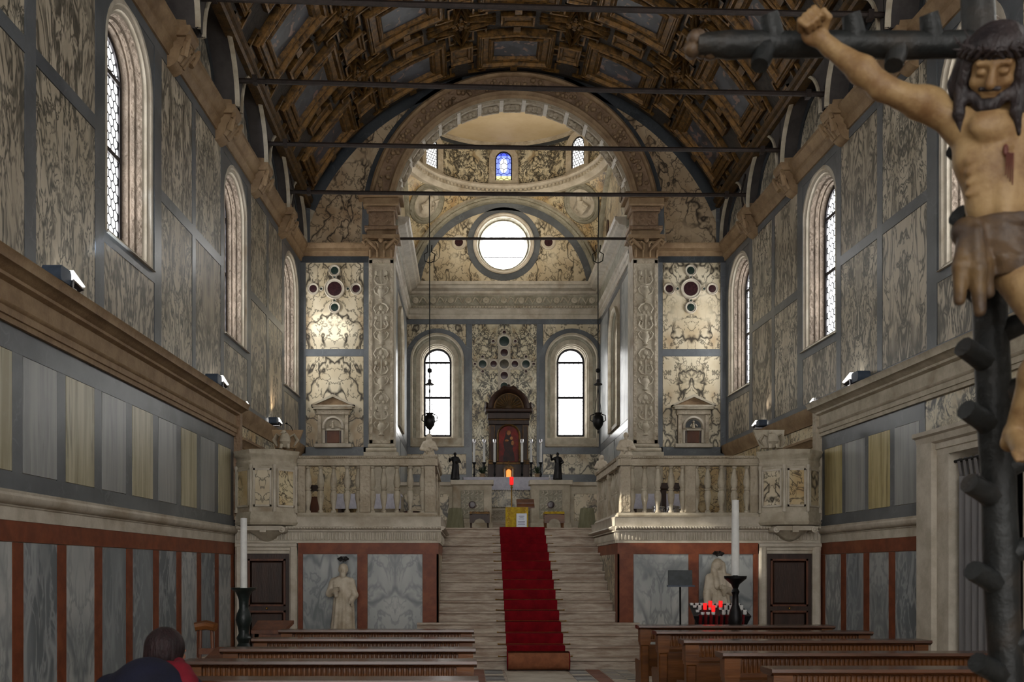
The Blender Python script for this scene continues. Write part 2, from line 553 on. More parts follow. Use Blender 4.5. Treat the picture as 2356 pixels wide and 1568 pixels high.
def leads(mb, uc, zs, zb, r, d, cell, w=.007):
    """lead lines of hexagonal quarries clipped to an arched light; mb.fn takes (u, d, z)"""
    inside = lambda u, z: zb < z and abs(u - uc) < r and (z < zs or (u - uc) ** 2 + (z - zs) ** 2 < r * r)
    h = cell / math.sqrt(3); k = 0; z = zb
    def seg(a, b):
        m_ = ((a[0] + b[0]) / 2, (a[1] + b[1]) / 2)
        if not inside(*m_): return
        t = Vector((b[0] - a[0], b[1] - a[1])).normalized() * w; n = (-t.y, t.x)
        mb.add([(a[0] + n[0], d, a[1] + n[1]), (a[0] - n[0], d, a[1] - n[1]), (b[0] - n[0], d, b[1] - n[1]), (b[0] + n[0], d, b[1] + n[1]),
                (a[0], d + w, a[1]), (b[0], d + w, b[1])], [(0, 4, 5, 3), (4, 1, 2, 5)])
    while z < zs + r + cell:
        u = uc - r - cell + (cell / 2 if k % 2 else 0)
        while u < uc + r + cell:
            c = [(u + h * math.sin(i * PI / 3), z + h * math.cos(i * PI / 3)) for i in range(6)]
            seg(c[0], c[1]); seg(c[1], c[2]); seg(c[2], c[3])
            u += cell
        z += 1.5 * h; k += 1
    return mb


NWIN = [0]


def window(label, fn, uc, zs, zb, r, rout, depth, mfr, mpane, zm, outer_bot=None, carve=None):
    NWIN[0] += 1
    o = thing('window_%d' % NWIN[0], label, 'window', fn(uc, 0, zb), kind='structure')
    e = rout - r
    ob = zb - .12 if outer_bot is None else outer_bot
    pr = .0 if carve is None else .05
    m = MB(fn)
    arch_path(m, [(e, -.02), (e, .018 + pr), (e - .03, .02 + pr), (e - .05, .015 + pr), (e - .065, -.015)], uc, zs, ob, r)
    build(m, 'outer_moulding', mfr, o)
    m = MB(fn)
    arch_path(m, [(e - .065, -.015), (e - .11, -.02), (e - .125, -.055), (e - .15, -.06)], uc, zs, ob, r)
    build(m, 'flat_band', carve or mfr, o)
    m = MB(fn)
    arch_path(m, [(e - .15, -.06), (.10, -.09), (.095, -.12), (.065, -.135), (.05, -.17), (.06, -.19), (.035, -.2), (.01, -depth - .02)], uc, zs, ob, r)
    build(m, 'inner_jamb', MT['jamb'] if carve is None else mfr, o)
    m = MB(fn)
    m.add([(uc - r - e, -.02, ob), (uc + r + e, -.02, ob), (uc + r + e, .06, ob), (uc - r - e, .06, ob),
           (uc - r, -depth, zb), (uc + r, -depth, zb), (uc + r + e - .1, .0, ob + .06), (uc - r - e + .1, .0, ob + .06)],
          [(0, 1, 2, 3), (2, 3, 7, 6), (4, 5, 6, 7), (0, 3, 7, 4), (1, 2, 6, 5), (0, 1, 5, 4)])
    build(m, 'sill', mfr, o)
    b = .03
    for za, zz in ((zb, zm - b), (zm + b, zs - b)):
        m = MB(fn); m.box(uc - r, uc + r, -depth - .02, -depth, za, zz)
        build(m, 'pane', mpane, o)
    m = MB(fn)
    pl = arched_poly(uc, zs + b, zs + b, r)
    m.prism(pl, 'y', -depth - .02, -depth)
    build(m, 'pane', mpane, o)
    m = MB(fn); leads(m, uc, zs, zb, r, -depth + .003, .125 if mpane is MT['pane'] else .13, .01 if mpane is MT['pane'] else .007); build(m, 'lead_lines', MT['lead'], o)
    m = MB(fn)
    arch_path(m, [(0.02, -depth - .03), (0.02, -depth + .03), (-.035, -depth + .03), (-.035, -depth - .03)], uc, zs, zb, r, close=True)
    m.box(uc - r, uc + r, -depth - .02, -depth + .03, zb - .02, zb + .03)
    build(m, 'pane_frame', MT['frame'], o)
    for zz in (zm, zs):
        m = MB(fn); m.box(uc - r, uc + r, -depth - .02, -depth + .035, zz - b, zz + b)
        build(m, 'glazing_bar', MT['frame'], o)
    return o


# ------------------------------------------------------------------ nave side walls
STR = [(-3.2, .2), (-1.6, .2), (1.15, .2), (2.75, .2), (5.5, .2), (7.2, .2), (8.67, .2), (10.17, .22), (11.9, .24), (13.3, .15), (14.66, .16), (16.22, .24), (17.52, .14), (18.77, .18)]
WINS = [(-2.4, -3.1, -1.7), (1.95, 1.25, 2.65), (6.35, 5.6, 7.1), (11.03, 10.28, 11.78), (15.45, 14.74, 16.1), (19.52, 18.86, 20.2)]
CORB = [2.05, 4.1, 6.2, 8.2, 10.28, 12.35, 14.42, 16.45, 18.48]
LUN = [(1.02, .95), (3.07, .95), (5.13, .95), (7.18, .95), (9.24, .95), (11.3, .95), (13.38, .95), (15.43, .94), (17.46, .93), (19.42, .9)]
Y0W = -9.0


def side_wall(s):
    nm = 'left' if s < 0 else 'right'
    fn = lambda o, Y, z: (s * (W(Y) - o), Y, z)
    fw = lambda u, d, z: (s * (W(u) - d), u, z)
    m = MB(fn)
    door = (9.5, 12.08) if s > 0 else None
    if door:
        m.box(-.6, 0, Y0W, 9.9, 0, 4.2); m.box(-.6, 0, 11.5, YF + .6, 0, 4.2); m.box(-.6, 0, 9.9, 11.5, 3.0, 4.2)
    else:
        m.box(-.6, 0, Y0W, YF + .6, 0, 4.2)
    m.box(-.6, 0, Y0W, YF + .6, 8.05, 9.7)
    a = Y0W
    for c, y0, y1 in WINS:
        m.box(-.6, 0, a, y0, 4.2, 8.05); a = y1
    m.box(-.6, 0, a, YF + .6, 4.2, 8.05)
    mm = m.fn; m.fn = fw
    for c, y0, y1 in WINS:
        plate_hole(m, y0, y1, 4.2, 8.05, c, 7.33, 5.25, .69, 0)
    m.fn = mm
    wall = build(m, 'wall_' + nm, MT['stone'], origin=(s * 4.9, 12, 0), label='%s nave wall faced in veined marble panels and slate strips' % nm, cat='wall', kind='structure')

    def part(name, mat, o0, o1, a, b, z0, z1):
        q = MB(fn); q.box(o0, o1, a, b, z0, z1)
        return build(q, name, MT[mat], wall)
    J = .006
    # low zone: pale panels between red uprights under a red band
    ds = [(Y0W, YF)] if not door else [(Y0W, door[0]), (door[1], YF)]
    pc = [14.8 - .847 * k for k in range(27)] if s < 0 else [14.87, 14.1, 13.33, 12.55] + [9.0 - .847 * k for k in range(20)]
    ph = .4235 if s < 0 else .387
    ok = lambda a, b: not door or b < door[0] or a > door[1]
    low = ['grey', 'grey_blue', 'grey', 'grey_blue', 'grey_blue', 'grey_blue', 'grey', 'grey_blue', 'grey']
    for k, c in enumerate(pc):
        if c < Y0W + .4: continue
        if ok(c - .33, c + .33):
            part('lower_panel', ['grey', 'grey_blue', 'grey', 'grey_blue', 'grey_blue', 'grey_blue', 'grey', 'grey_blue'][k % 8] if s < 0 else ['grey', 'grey_blue', 'grey', 'grey_blue'][k % 4], 0, .015, c - .33 + J, c + .33 - J, .26, 1.755 - J)
            part('middle_panel', (['cip', 'cip_grey'] if s < 0 else ['cip_warm', 'cip_grey'])[k % 2], 0, .015, c - .33 + J, c + .33 - J, 2.37 + J, 3.43 - J)
        for q in ((c - (ph if c > 12 else .4235)),):
            if ok(q - .05, q + .05):
                part('red_upright', 'red', 0, .02, q - .09, q + .09, .26, 1.755 - J)
                part('slate_upright', 'slate', 0, .012, q - .09, q + .09, 2.37, 3.43)
    q = 15.2235 if s < 0 else 15.26
    part('red_upright', 'red', 0, .02, q - .09, q + .07, .26, 1.755 - J)
    part('slate_upright', 'slate', 0, .012, q - .09, q + .07, 2.37, 3.43)
    for a, b in ds:
        part('red_band', 'red', 0, .022, a, b, 1.755, 1.94)
        part('skirting', 'stone_light', 0, .06, a, b, 0, .26)
        part('slate_band', 'slate', 0, .014, a, b, 3.43, 3.65)
        part('slate_band', 'slate', 0, .014, a, b, 2.2, 2.37)
        q = MB(fn)
        q.prism([(0, 1.94), (.03, 1.94), (.03, 2.055), (.045, 2.065), (.03, 2.08), (.07, 2.09), (.095, 2.12), (.1, 2.15), (.085, 2.175), (.09, 2.2), (0, 2.2)], 'y', a, b)
        build(q, 'ledge_moulding', MT['stone_light'], wall)
    # entablature
    prof = [(0, 3.65), (.05, 3.65), (.05, 3.70), (.07, 3.705), (.07, 3.77), (.09, 3.78), (.1, 3.80), (.06, 3.82), (.06, 3.98), (.12, 4.0), (.12, 4.03), (.17, 4.05), (.2, 4.075), (.24, 4.08), (.24, 4.12), (.27, 4.165), (0, 4.165)]
    e = MB(fn); e.prism(prof, 'y', Y0W, 15.35)
    build(e, 'entablature', MT['stone_brown'] if s < 0 else MT['stone'], wall)
    e = MB(fn); e.prism([(0, 3.9), (.03, 3.9), (.05, 3.98), (.1, 4.03), (.12, 4.165), (0, 4.165)], 'y', 15.35, YF)
    build(e, 'entablature', MT['stone_brown'], wall)
    # upper zone
    part('slate_band', 'slate', 0, .02, Y0W, YF, 4.165, 4.29)
    ys = [(y - w / 2, y + w / 2) for y, w in STR] + [(20.22, YF)]
    for a, b in ys:
        part('slate_upright', 'slate', 0, .02, a, b, 4.29, 8.0)
    part('slate_band', 'slate', 0, .02, Y0W, YF, 8.0, 8.13)
    edges = [Y0W] + [v for p in ys for v in p]
    for i in range(0, len(edges) - 1, 2):
        a, b = edges[i], edges[i + 1]
        win = [w for w in WINS if a - .1 < w[0] < b + .1]
        if win:
            part('panel_below_window', 'pave', 0, .012, a + J, b - J, 4.29 + J, 5.06)
            part('slate_sill_band', 'slate', 0, .02, a, b, 5.06, 5.2)
            c = win[0][0]
            q = MB(fw); plate_hole(q, a + J, b - J, 5.2, 8.0, c, 7.33, 5.2, .695, .012)
            build(q, 'spandrel_panel', MT['slate'], wall)
        else:
            part('upper_panel', 'pave' if (i // 2 + (s > 0)) % 2 else 'pave2', 0, .014, a + J, b - J, 6.32 + J, 8.0 - J)
            part('upper_panel', 'pave2' if (i // 2 + (s > 0)) % 2 else 'pave', 0, .014, a + J, b - J, 4.29 + J, 6.17 - J)
            part('slate_band', 'slate', 0, .02, a, b, 6.17, 6.32)
    # cornice under the vault
    e = MB(fn); e.prism([(0, 8.13), (.05, 8.13), (.06, 8.2), (.1, 8.24), (.1, 8.3), (.14, 8.33), (.17, 8.4), (.2, 8.42), (.2, 8.48), (0, 8.48)], 'y', Y0W, YF)
    build(e, 'upper_cornice', MT['stone_brown'], wall)
    for y in CORB:
        e = MB(fn)
        e.prism([(0, 7.98), (.05, 7.98), (.12, 8.02), (.17, 8.1), (.19, 8.2), (.24, 8.27), (.27, 8.34), (.27, 8.4), (.31, 8.43), (.31, 8.5), (.27, 8.52), (.26, 8.58), (0, 8.6)], 'y', y - .13, y + .13)
        e.prism([(0, 8.36), (.28, 8.36), (.33, 8.42), (.33, 8.49), (0, 8.49)], 'y', y - .18, y + .18)
        for k in (-1, 0, 1):
            e.tube([(.15, y + k * .09, 8.06), (.22, y + k * .1, 8.18), (.3, y + k * .11, 8.26), (.29, y + k * .11, 8.2)], [.03, .045, .035, .015], 6)
        for k in (-1, 1):
            e.tube([(.24, y + k * .12, 8.12), (.29, y + k * .17, 8.25), (.32, y + k * .2, 8.33), (.3, y + k * .22, 8.26)], [.05, .045, .035, .02], 6)
        build(e, 'corbel', MT['stone_brown'], wall)
    for y, r in LUN:
        q = MB(fn); q.prism([(y + (r - .13) * math.cos(PI * i / 16), 8.48 + (r - .13) * math.sin(PI * i / 16)) for i in range(17)], 'x', 0, .012)
        build(q, 'lunette_panel', MT['pave2' if s > 0 else 'pave'], wall)
        q = MB(fw); arch_path(q, [(0, 0), (0, .03), (-.13, .03), (-.13, 0)], y, 8.48, 8.48, r, close=True)
        build(q, 'lunette_band', MT['slate_dark'], wall)
    for c, y0, y1 in WINS[3:]:
        k = WINS.index((c, y0, y1)) - 2
        lab = {1: 'nearest tall arched window of the %s nave wall', 2: 'middle tall arched window of the %s nave wall', 3: 'farthest tall arched window of the %s nave wall beside the chancel wall'}[k] % nm
        window(lab, fw, c, 7.33, 5.3, .43, .70, .3, MT['stone_light'], MT['pane'], 6.42)
    for c, wl_ in ((6.35, 'just in front of the photographer'), (1.95, 'beside the photographer'), (-2.4, 'behind the photographer')):
        window('arched window of the %s nave wall %s' % (nm, wl_), fw, c, 7.33, 5.3, .43, .70, .3, MT['stone_light'], MT['pane'], 6.42)
    return wall


WL, WR = side_wall(-1), side_wall(1)

# doorway in the right nave wall
fr = lambda o, Y, z: (W(Y) - o, Y, z)
D1 = thing('door_1', 'pale stone doorway with a grey curtain on a dark rod in the right nave wall', 'doorway', (W(10.7), 10.7, 0), kind='structure')
for nm_, a, b, z0, z1, o in (('jamb', 11.72, 12.08, 0, 3.08, .12), ('jamb', 9.4, 9.76, 0, 3.08, .12), ('inner_jamb', 11.45, 11.72, 0, 2.91, .05), ('inner_jamb', 9.76, 10.0, 0, 2.91, .05)):
    m = MB(fr); m.box(-.3, o, a, b, z0, z1); build(m, nm_, MT['stone_light'], D1)
m = MB(fr); m.prism([(-.3, 2.91), (.05, 2.91), (.05, 2.98), (.07, 2.99), (.07, 3.06), (.12, 3.08), (.14, 3.15), (.18, 3.17), (.18, 3.22), (-.3, 3.22)], 'y', 9.4, 12.08)
build(m, 'lintel', MT['stone_light'], D1)
m = MB(fr); m.box(0, .012, 9.4, 12.06, 3.22, 3.64); build(m, 'overdoor_panel', MT['cream_dense'], D1)
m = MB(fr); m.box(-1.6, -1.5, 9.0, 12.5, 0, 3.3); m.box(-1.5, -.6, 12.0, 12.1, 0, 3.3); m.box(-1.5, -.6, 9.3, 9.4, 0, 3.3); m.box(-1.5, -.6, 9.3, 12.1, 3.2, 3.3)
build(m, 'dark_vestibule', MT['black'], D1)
CU = thing('curtain', 'grey curtain hung by loops from a dark rod across the doorway', 'curtain', fr(.0, 11.1, 0))
m = MB(fr)
rows = []
for z in (2.62, 2.0, 1.0, .03):
    rows.append([(-.03 + .02 * math.sin(i * 1.3), 11.36 - .66 * i / 24, z) for i in range(25)])
m.grid(rows); m.grid([[(p[0] - .012, p[1], p[2]) for p in r] for r in rows])
build(m, 'cloth', MT['curtain'], CU)
for i in range(6):
    y = 11.32 - i * .115
    m = MB(fr); m.grid([[(-.045 + .0, y + .03, 2.62), (-.045, y - .03, 2.62)], [(-.05, y + .05, 2.8), (-.05, y - .01, 2.8)], [(-.03, y + .05, 2.84), (-.03, y - .01, 2.84)], [(-.01, y + .05, 2.8), (-.01, y - .01, 2.8)], [(-.03, y + .03, 2.62), (-.03, y - .03, 2.62)]])
    build(m, 'loop', MT['curtain'], CU)
m = MB(); m.tube([fr(-.03, 11.5, 2.81), fr(-.03, 9.95, 2.81)], .02, 8); m.ball(fr(-.03, 11.51, 2.81), .035)
build(m, 'rod', MT['blackiron'], CU)

# ------------------------------------------------------------------ floor
m = MB(); m.box(-6.2, 6.2, -9.0, 16.0, -.3, 0)
FLO = build(m, 'floor', MT['stone_step'], label='stone church floor with a pale aisle edged in red and grey marble', cat='floor', kind='structure', origin=(0, 10, 0))
def tile(x0, x1, y0, y1, mat):
    q = MB(); q.box(x0, x1, y0, y1, -.02, .006); build(q, 'tile', MT[mat], FLO)
for k in range(6):
    y = 11.0 + k * .55
    tile(-.42, .48, y + .005, y + .545, 'stone_light')
for sx, (x0, x1) in ((-1, (-.72, -.46)), (1, (.52, .78))):
    for k in range(16):
        tile(x0, x1 if k % 2 else x1 - .0, 11.0 + k * .206 + .004, 11.0 + k * .206 + .2, ['stone_light', 'slate', 'grey', 'slate_dark'][k % 4])
for x0, x1 in ((-.9, -.73), (.8, 1.0)):
    for k in range(6):
        tile(x0, x1, 11.0 + k * .55 + .004, 11.0 + k * .55 + .546, 'red')
for sx, xs in ((-1, (-1.32, -1.12, -.92)), (1, (1.02, 1.22, 1.42))):
    for i in range(2):
        for k in range(14):
            tile(xs[i] + .003, xs[i] + .197, 13.0 + k * .093 + .003, 13.0 + k * .093 + .09, ['stone_light', 'slate'][(k + i) % 2])

# ------------------------------------------------------------------ vault
def vault_pt(a, Y, d=0):
    return ((CR - d) * math.sin(a), Y, CZ + (CR - d) * math.cos(a))


AMAX = math.asin(4.45 / CR)
m = MB()
NA = 40
m.grid([[vault_pt(-AMAX + 2 * AMAX * i / NA, Y) for i in range(NA + 1)] for Y in (Y0W, -3, 3, 8, 14, YF + .3)])
m.grid([[vault_pt(-AMAX + 2 * AMAX * i / NA, Y, -.3) for i in range(NA + 1)] for Y in (Y0W, YF + .3)])
CEI = build(m, 'ceiling', MT['coffer'], origin=(0, 0, CZ), label='dark barrel vault covered with gilded coffers and small paintings', cat='ceiling', kind='structure')
for s in (-1, 1):
    m = MB(); m.prism([(s * 4.5, 9.27), (s * 4.36, 9.27), (s * 4.33, 9.31), (s * 4.37, 9.35), (s * 4.31, 9.38), (s * 4.29, 9.44), (s * 4.33, 9.47), (s * 4.5, 9.47)], 'y', Y0W, YF)
    build(m, 'springing_beam', MT['gilt_dark'], CEI)
    for y, r in LUN:
        h0 = y - (2.06 / 2 if y < 19 else .94); h1 = y + (2.06 / 2 if y < 19 else .98)
        m = MB(lambda u, d, z: (s * d, u, z))
        plate_hole(m, h0, h1, 8.5, 9.5, y, 8.48, 8.48, r - .02, 4.44)
        plate_hole(m, h0, h1, 8.5, 9.5, y, 8.48, 8.48, r - .02, 4.5)
        m.grid([[(y + (r - .02) * math.cos(PI * i / 20), d, 8.48 + (r - .02) * math.sin(PI * i / 20)) for i in range(21)] for d in (4.44, 5.2)])
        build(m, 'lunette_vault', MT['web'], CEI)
        m = MB(lambda u, d, z: (s * d, u, z))
        arch_path(m, [(0, 4.45), (0, 4.41), (-.035, 4.40), (-.05, 4.44), (-.05, 4.47)], y, 8.48, 8.48, r, close=True)
        build(m, 'lunette_rib', MT['stone'], CEI)

vfn = lambda u, v, d: ((CR - d) * math.sin(u / CR), v, (CR - d) * math.cos(u / CR))


def ring(mb, lv):
    rows = []
    for a, b, d in lv:
        rows.append([(-a, -b, d), (0, -b, d), (a, -b, d), (a, b, d), (0, b, d), (-a, b, d)])
    mb.grid(rows, True)


def band(mb, pts, w, h, d0=0, closed=True):
    n = len(pts); rows = []
    for i in range(n):
        p = Vector(pts[i]); a = Vector(pts[i - 1] if (closed or i > 0) else pts[i]); b = Vector(pts[(i + 1) % n] if (closed or i < n - 1) else pts[i])
        t = (b - a).normalized(); nn = Vector((-t.y, t.x))
        rows.append([tuple(p + nn * o) + (d,) for o, d in ((-w / 2, d0), (-w / 4, d0 + h), (0, d0 + h * .7), (w / 4, d0 + h), (w / 2, d0))])
    if closed: rows.append(rows[0])
    mb.grid(rows)


U2, V2 = 1.12, 1.025
protos = []
m = MB(vfn)
ring(m, [(.80, .64, -.01), (.79, .63, .09), (.765, .605, .11), (.75, .59, .09), (.73, .57, .09), (.715, .555, .12), (.69, .53, .12), (.66, .50, .06), (.56, .42, .05), (.55, .41, .08), (.525, .385, .095), (.50, .36, .08), (.48, .34, .09), (.43, .30, .015)])
for sx in (-1, 1):
    m.box(min(sx * .79, sx * .9), max(sx * .79, sx * .9), -.13, -.09, -.01, .06); m.box(min(sx * .79, sx * .9), max(sx * .79, sx * .9), .09, .13, -.01, .06)
    for q in (-1, 1):
        x0, x1 = sorted((sx * .6, sx * .64)); y0, y1 = sorted((q * .63, q * .78))
        m.box(x0, x1, y0, y1, -.01, .06)
        x0, x1 = sorted((sx * .6, sx * .98)); y0, y1 = sorted((q * .75, q * .79))
        m.box(x0, x1, y0, y1, -.01, .06)
        x0, x1 = sorted((sx * .86, sx * .98)); y0, y1 = sorted((q * .42, q * .46))
        m.box(x0, x1, y0, y1, -.01, .05); m.box(min(sx * .86, sx * .9), max(sx * .86, sx * .9), min(q * .42, q * .79), max(q * .42, q * .79), -.01, .05)
for q in (-1, 1):
    y0, y1 = sorted((q * .63, q * .82))
    m.box(-.07, .07, y0, y1, -.01, .09)
protos.append(('coffer', m, MT['gilt']))
m = MB(vfn); m.box(-.44, .44, -.31, .31, -.01, .03)
protos.append(('painting', m, MT['fresco']))
m = MB(lambda u, v, d: vfn(u + U2, v, d))
ring(m, [(.24, .30, -.01), (.235, .295, .1), (.2, .26, .11), (.18, .24, .07), (.14, .2, .08), (.12, .17, .02)])
m.box(-.13, .13, -.18, .18, -.01, .025)
protos.append(('small_coffer', m, MT['gilt']))
m = MB(lambda u, v, d: vfn(u, v + V2, d))
ring(m, [(.34, .18, -.01), (.335, .175, .09), (.3, .14, .1), (.26, .1, .05), (.24, .08, .05)])
m.box(-.25, .25, -.09, .09, -.01, .04)
protos.append(('oblong_coffer', m, MT['gilt']))
m = MB(lambda u, v, d: vfn(u + U2, v + V2, d))
def star(r, bul):
    pts = []
    tips = [(r, 0), (0, r), (-r, 0), (0, -r)]
    for i in range(4):
        a, b = Vector(tips[i]), Vector(tips[(i + 1) % 4])
        for j in range(7):
            t = j / 7
            p = a.lerp(b, t); p -= p.normalized() * bul * math.sin(PI * t)
            pts.append((p.x, p.y))
    return pts
band(m, star(.66, .26), .09, .1)
band(m, star(.42, .14), .06, .07)
for i in range(4):
    a = PI / 2 * i + PI / 4
    band(m, [(.74 * math.cos(a) + .40 * math.cos(a + PI + t), .72 * math.sin(a) + .40 * math.sin(a + PI + t)) for t in np.linspace(-1.2, 1.2, 11)], .05, .06, 0, False)
m.ball((0, 0, .04), (.08, .08, .06), 8, 4)
for i in range(8):
    m.ball((.14 * math.cos(i * PI / 4), .14 * math.sin(i * PI / 4), .02), (.06, .06, .05), 6, 4)
protos.append(('star_coffer', m, MT['gilt']))
meshes = {}
for n_, m, mt in protos:
    o = build(m, n_, mt, origin=(0, 0, 0))
    meshes[n_] = o.data
    bpy.data.objects.remove(o)
PITCH = 26.4
for Y in (19.38, 17.33, 15.28, 13.23, 11.18):
    for ci in range(-2, 3):
        base = None
        for n_, m, mt in protos:
            if ci == 2 and n_ in ('small_coffer', 'star_coffer') : continue
            if n_ == 'star_coffer' and Y > 19: continue
            if n_ == 'oblong_coffer' and Y > 19: continue
            o = bpy.data.objects.new(n_, meshes[n_]); COL.objects.link(o)
            if n_ == 'painting':
                o.parent = base
            else:
                o.parent = CEI
                o.location = (0, Y, 0); o.rotation_euler = (0, math.radians(ci * PITCH), 0)
            if n_ == 'coffer': base = o

# ------------------------------------------------------------------ front wall with the chancel arch
out = [(-4.75, 0), (-2.56, 0), (-2.56, AZ)] + [(AR * math.cos(PI - PI * i / 36), AZ + AR * math.sin(PI - PI * i / 36)) for i in range(1, 36)] + [(2.56, AZ), (2.56, 0), (4.75, 0), (4.75, 9.5)]
out += [(4.6 * math.cos(a), 8.2 + 4.6 * math.sin(a)) for a in np.linspace(.3, PI - .3, 20)] + [(-4.75, 9.5)]
m = MB(); m.prism(out, 'y', YF, CY0)
WF = build(m, 'wall_front', MT['stone'], origin=(0, YF, 0), label='chancel wall with a tall round arch, carved pilasters and cream marble panels', cat='wall', kind='structure')


def fpart(name, mat, x0, x1, z0, z1, d, back=0.0, ch=0):
    q = MB()
    if ch: q.bbox(x0, x1, YF - d, YF - back, z0, z1, ch)
    else: q.box(x0, x1, YF - d, YF - back, z0, z1)
    return build(q, name, MT[mat], WF)


def disc(mb_parent, c, r, mat, rim=.035, d=.03, ringmat='stone_light'):
    """round stone set in a pale rim on a wall facing the nave"""
    q = MB(); q.lathe([(r + rim, 0), (r + rim, -d), (r + rim * .5, -d * 1.5), (r, -d * .9)], c, 24, 'y')
    o = build(q, 'rim', MT[ringmat], mb_parent)
    q = MB(); q.lathe([(r + .004, 0), (r + .004, -d * .8), (r * .6, -d), (.0005, -d * 1.05)], c, 24, 'y')
    build(q, 'disc', MT[mat], o)


